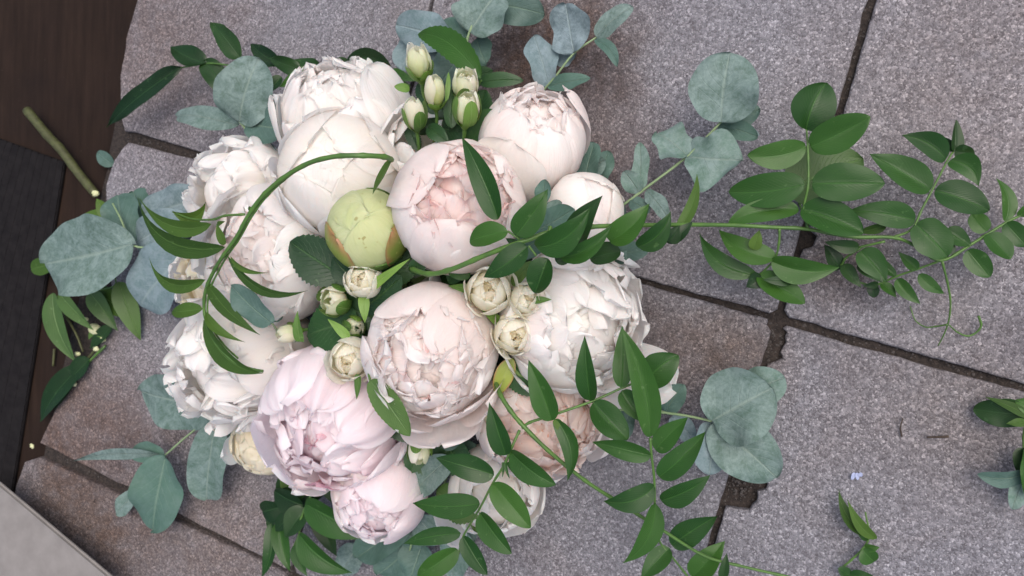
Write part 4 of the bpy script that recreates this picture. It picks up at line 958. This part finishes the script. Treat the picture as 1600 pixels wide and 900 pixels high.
rl('rose foliage below the green bud, its largest serrated leaf pointing left over the white peony', [([(590, 520, .10), (560, 470, .145), (540, 440, .155), (520, 425, .16)], .0013, .0009)],
   [(535, 432, 452, 377, 74, dict(z=.162, zt=.170)), (560, 440, 520, 400, 46, dict(z=.158)), (568, 482, 627, 432, 54, dict(z=.160, zt=.168)), (560, 500, 480, 525, 84, dict(z=.150, zt=.148)), (556, 470, 500, 460, 60, dict(z=.148)), (560, 500, 520, 545, 50, dict(z=.145)), (600, 430, 660, 395, 60, dict(z=.14)),
    (590, 500, 540, 480, 50, dict(z=.14)), (600, 480, 560, 540, 60, dict(z=.13)), (570, 400, 560, 450, 60, dict(z=.13)),
    (470, 534, 464, 486, 19, dict(mat='sepal', z=.172, zt=.18, shape='sepal', serr=0)), (570, 456, 640, 404, 16, dict(mat='sepal', z=.17, zt=.182, shape='sepal', serr=0)), (568, 462, 570, 505, 18, dict(mat='sepal', z=.172, shape='sepal', serr=0)), (545, 528, 512, 498, 16, dict(mat='sepal', z=.172, shape='sepal', serr=0)), (560, 585, 556, 625, 13, dict(mat='sepal', z=.175, shape='sepal', serr=0))])
rl('rose foliage with one olive leaf hanging between the lilac pink and the central peony', [([(590, 560, .13), (577, 580, .195), (578, 594, .205)], .0013, .0009)],
   [(578, 594, 640, 682, 50, dict(mat='leaf_light', z=.205, zt=.196, bend=-.05, serr=.02, roll=.25)), (600, 640, 650, 690, 40, dict(z=.11)), (640, 690, 700, 740, 60, dict(z=.085)), (700, 700, 735, 735, 60, dict(z=.085)), (660, 680, 640, 740, 40, dict(z=.085)), (590, 600, 620, 650, 40, dict(z=.13)), (700, 690, 660, 660, 40, dict(z=.1)), (720, 690, 745, 760, 50, dict(mat=ED, z=.07))])
rl('rose foliage around the top bud cluster with a curved leaf reaching to the upper left', [([(710, 240, .08), (725, 190, .10), (745, 140, .105), (752, 125, .11)], .0013, .0009)],
   [(752, 122, 646, 49, 44, dict(z=.118, zt=.10, bend=.10, mat='leaf_jasmine')), (750, 130, 818, 126, 24, dict(z=.10)), (732, 226, 784, 173, 50, dict(z=.125)), (705, 200, 712, 130, 26, dict(z=.13)), (690, 200, 735, 205, 40, dict(z=.115)), (660, 160, 690, 205, 40, dict(z=.11)), (700, 180, 650, 130, 40, dict(z=.11)), (740, 200, 760, 140, 50, dict(z=.09)), (720, 130, 770, 110, 30, dict(z=.09)),
    (640, 140, 616, 135, 14, dict(z=.13, mat='sepal', serr=0)), (655, 235, 636, 190, 24, dict(z=.12)), (675, 170, 650, 210, 40, dict(z=.10)), (715, 215, 680, 170, 40, dict(z=.10)), (697, 160, 701, 112, 8, dict(z=.14, mat='sepal', serr=0)), (702, 210, 722, 215, 36, dict(z=.12)), (668, 198, 700, 222, 26, dict(z=.13))])
rl('rose foliage in the gap between the cream cluster of three and the white peony', [([(790, 620, .08), (800, 580, .12), (800, 560, .13)], .0013, .0009)],
   [(790, 565, 838, 618, 44, dict(z=.135)), (800, 560, 775, 618, 30, dict(mat='sepal_bronze', z=.14, serr=0)), (800, 560, 826, 590, 20, dict(mat='leaf_light', z=.137)), (780, 580, 800, 620, 40, dict(z=.12)), (800, 445, 833, 408, 22, dict(mat='leaf_light', z=.16, serr=0)), (833, 470, 862, 468, 12, dict(mat='sepal', z=.172, serr=0, shape='sepal')), (700, 440, 745, 405, 30, dict(z=.15)), (650, 430, 655, 398, 26, dict(z=.165)), (790, 440, 830, 400, 50, dict(z=.13)), (760, 490, 800, 500, 50, dict(z=.12)), (840, 500, 820, 440, 50, dict(z=.12)), (735, 430, 700, 425, 22, dict(z=.16, mat='leaf_jasmine'))])
rl('pale serrated leaf lying under the upright jasmine leaflets on the right', [([(1262, 356, .05), (1250, 320, .045), (1240, 305, .04)], .0009, .0008)], [(1232, 300, 1350, 246, 98, dict(mat='leaf_light', z=.042, zt=.03, serr=.02, arch=.02))])
rl('pale serrated leaf under the leaf spray at the bottom', [([(770, 740, .05), (762, 770, .07), (756, 790, .08)], .0009, .0008)], [(756, 792, 680, 768, 62, dict(mat='leaf_light', z=.085, zt=.08, serr=.03)), (760, 790, 752, 840, 40, dict(mat='leaf_light', z=.06, serr=.02))])
sprig('green_stem', 'thick bare green stem poking out behind the frilly white peony at the left', 'stem', [([(318, 305, .045), (345, 275, .055), (398, 228, .07)], .0032, .003)], [], stem_mat='stem_green')

# dark inner foliage that fills the heart of the bouquet
rr = random.Random(77)
for k in range(9):
    a = k*.698; L = []
    for q in range(9):
        b = a+rr.uniform(-.5, .5); r0 = rr.uniform(30, 170); r1 = r0+rr.uniform(50, 95)
        z = .105-.00035*r0
        L.append((640+r0*1.15*math.cos(b), 470+r0*math.sin(b), 640+r1*1.15*math.cos(b+rr.uniform(-.3, .3)), 470+r1*math.sin(b+rr.uniform(-.3, .3)), rr.uniform(45, 65), dict(z=z, zt=z-.02, mat=LR if q % 3 else JD)))
    sprig('inner_foliage', 'dark leafy rose stem packed between the flower heads, mostly hidden', 'foliage', [([(640, 470, .02), (640+90*math.cos(a), 470+80*math.sin(a), .07), (640+210*math.cos(a), 470+190*math.sin(a), .05)], .002, .0015)], L, group='hidden leafy stems inside the bouquet', shape='rose', mat=LR, nv=11, base=(640+5*math.cos(a), 470+5*math.sin(a), .02))

# ------------------------------------------------------------------ clippings on the ground
ZF = ZD+.002
cg = 'clippings lying on the ground'
# cut stem on the dark boards
a, b = P(42, 172, ZF+.02), P(150, 304, ZF+.013)
cs = thing('cut_stem', 'thick cut green stem lying on the dark brown boards at the upper left', 'stem', (b[0], b[1], ZF))
mid = (a+b)/2; mid[2] += .001
add_tube('stalk', [a, a*.7+b*.3, mid+np.array([.002, .002, 0]), b*.75+a*.25, b], .0062, .0058, 'stem_cut', cs, sides=14, knots=.1)
dd = (b-a)/np.linalg.norm(b-a)
add_tube('cut_end', [b-dd*.001, b+dd*.0006, b+dd*.0012], .0055, .005, 'stem_end', cs, sides=14)
V, F, uv = leaf_geo(P(178, 258, ZF+.004), P(152, 238, ZF+.006), px(22, P(165, 248)), 'oval', seed=4)
o = link_mesh('leaf_scrap', V, F, ED, None, uv, origin=P(165, 248, ZF)); o['label'] = 'small green leaf scrap on the boards right of the cut stem'; o['category'] = 'leaf'
jg = dict(mat=LL, stem_mat='stem_green', fold=.3)
sprig('leafy_clipping', 'bright green leafy clipping beneath the largest eucalyptus leaf on the left', 'clipping',
      [([(170, 335, .02), (150, 380, .022), (120, 430, .022), (95, 455, .02), (82, 420, .015)], .0012, .0009), ([(175, 420, .02), (180, 445, .024), (150, 455, .022)], .001, .001)],
      [(82, 458, 120, 566, 44, dict(bend=.10, z=.024, zt=.012)), (92, 458, 146, 516, 28, dict(bend=-.04)), (140, 456, 181, 517, 32, dict(bend=-.06)), (186, 440, 220, 532, 36, dict(bend=.0, z=.025, zt=.006)), (127, 354, 163, 324, 24, dict(mat=JY)), (82, 412, 49, 420, 28, dict(mat=JY, shape='oval')), (98, 405, 75, 398, 14, dict(mat=JY)), (150, 455, 205, 500, 34, dict(mat=JY, z=.015)), (170, 340, 150, 310, 22, dict(mat=JY))], **jg)
sprig('leafy_clipping', 'dark green cut leaves along the edge of the paving at the left', 'clipping',
      [([(165, 540, .006), (130, 575, .006), (95, 620, .004)], .0018, .0014)],
      [(130, 570, 62, 660, 36, dict(mat=JD, z=.006, zt=.002)), (140, 560, 100, 600, 30, dict(mat=JD)), (175, 510, 140, 545, 22, dict(mat=JD)), (120, 585, 85, 640, 24, dict(mat=JD))], zmin=.004)
for k, (x, y, w_, lab) in enumerate([(172, 485, 15, 'topmost cream petal crumb in the heap of clippings at the left'), (148, 515, 22, 'largest yellowish bud scrap in the heap of clippings at the left'), (133, 500, 13, 'cream crumb left of the yellowish bud scrap'), (160, 530, 12, 'pale crumb right below the yellowish bud scrap'), (121, 553, 11, 'cream crumb at the tip of the bright green leaf at the left'), (116, 600, 10, 'lowest cream crumb at the paving edge on the left'), (150, 545, 11, 'flat cream crumb above the dark cut leaves'), (148, 303, 14, 'cream flake at the end of the cut stem'), (50, 697, 8, 'tiny green crumb in the corner by the second joint')]):
    p = P(x, y, .006); r = px(w_/2, p)
    bm = bmesh.new(); bmesh.ops.create_icosphere(bm, subdivisions=2, radius=1)
    rg = np.random.default_rng(k)
    V = np.array([tuple(v.co) for v in bm.verts]); F = [tuple(v.index for v in f.verts) for f in bm.faces]; bm.free()
    V = V*(1+.25*np.sin(V@rg.normal(size=3)*4+k))[:, None]*np.array([1, rg.uniform(.6, 1), .55])*r+p
    if k in (1,):
        t_ = thing('bud_scrap', lab, 'bud scrap', (p[0], p[1], 0), cg); link_mesh('bud', V, F, 'clipping_white', t_)
        for q in range(3):
            L_ = P(x+rg.uniform(-25, 25), y+rg.uniform(5, 30), .006); add_leaf(p, L_, r*.9, 'sepal', t_, 'sepal', shape='sepal', seed=q)
    else:
        o = link_mesh('crumb', V, F, 'clipping_white', None, origin=np.array([p[0], p[1], 0])); o['label'] = lab; o['category'] = 'crumb'; o['group'] = cg
for k, (pts, lab) in enumerate([([(100, 490, .006), (118, 520, .008), (130, 550, .006)], 'short brown green twig in the clippings under the big eucalyptus leaf'), ([(150, 545, .005), (125, 575, .006), (108, 600, .004)], 'short dark twig at the edge of the paving on the left'), ([(85, 545, ZF+.003), (83, 572, ZF+.003)], 'tiny twig on the boards left of the bright green leaf')]):
    V, F = tube([P(*q) for q in pts], .0018, .0014); o = link_mesh('twig', V, F, 'stem_cut', None, origin=P(*pts[0])); o['label'] = lab; o['category'] = 'twig'; o['group'] = cg
sprig('leafy_clipping', 'small upright jasmine clipping on the grey slab at the lower right', 'clipping',
      [([(1312, 890, .010), (1330, 875, .012), (1350, 855, .014), (1358, 835, .014), (1352, 800, .014)], .0011, .0008)],
      [(1363, 838, 1311, 764, 22, dict(bend=-.17, mat=JY, shape='lance')), (1370, 842, 1325, 780, 18, dict(bend=-.12, mat=JY, shape='lance')), (1355, 845, 1333, 812, 14, dict(mat='leaf_jasmine')), (1348, 858, 1366, 878, 30, dict(shape='oval', mat='leaf_jasmine')), (1352, 856, 1374, 856, 16, dict(mat='leaf_jasmine')), (1328, 900, 1310, 888, 18, dict(mat='leaf_jasmine', shape='oval')), (1328, 898, 1368, 902, 20, dict(mat='leaf_jasmine'))], fold=.3)
sprig('leafy_clipping', 'dark leafy clipping cut off by the right frame edge', 'clipping',
      [([(1625, 630, .02), (1605, 660, .022), (1600, 690, .02), (1604, 730, .018), (1610, 770, .015)], .0016, .0012)],
      [(1612, 648, 1520, 640, 46, dict(shape='oval', mat='leaf_jasmine_dark', z=.024, zt=.014)), (1606, 700, 1604, 780, 40, dict(mat='leaf_jasmine')), (1610, 735, 1528, 742, 30, dict(mat=ED, shape='oval', bend=-.12, z=.02)), (1600, 745, 1582, 796, 30, dict(mat=EU, shape='oval', z=.014)), (1615, 655, 1540, 620, 16, dict(mat=JY, z=.028)), (1604, 660, 1572, 662, 14, dict(mat=JY, z=.03)), (1602, 700, 1590, 740, 26, dict(mat=JD)), (1615, 640, 1585, 625, 26, dict(mat='leaf_jasmine', z=.025))], fold=.25, wave=.06)
p = P(1335, 738, .002); bm = bmesh.new()
t_ = thing('petal_scrap', 'tiny pale blue petal scrap on the grey slab at the lower right', 'petal', (p[0], p[1], 0))
for q in range(3):
    a_ = -1.9+q*.75; add_leaf(p+np.array([.002*q, 0, .001]), p+np.array([math.cos(a_)*.007, math.sin(a_)*.007, .002]), .0038, 'petal_scrap', t_, 'petal', shape='oval', seed=q, wave=.1)
for pts, r, lab, m in [([(1411, 653, .002), (1407, 668, .004), (1409, 682, .002)], .0008, 'thin dark curved twig on the slab at the lower right', 'twig_brown'), ([(1448, 683, .003), (1465, 683, .004), (1482, 682, .003)], .0012, 'short straight olive brown twig right of the curved one', 'twig_brown')]:
    V, F = tube([P(*q) for q in pts], r*.6, r); o = link_mesh('twig', V, F, m, None, origin=P(*pts[0])); o['label'] = lab; o['category'] = 'twig'
# binding that holds the stems
V, F = tube([BIND+np.array([0, 0, -.016]), BIND, BIND+np.array([0, 0, .03])], .022, .026, sides=16)
o = link_mesh('stem_binding', V, F, 'stem_dark', None, origin=BIND-np.array([0, 0, .016])); o['label'] = 'bundle of bound stems hidden beneath the centre of the bouquet'; o['category'] = 'stem bundle'
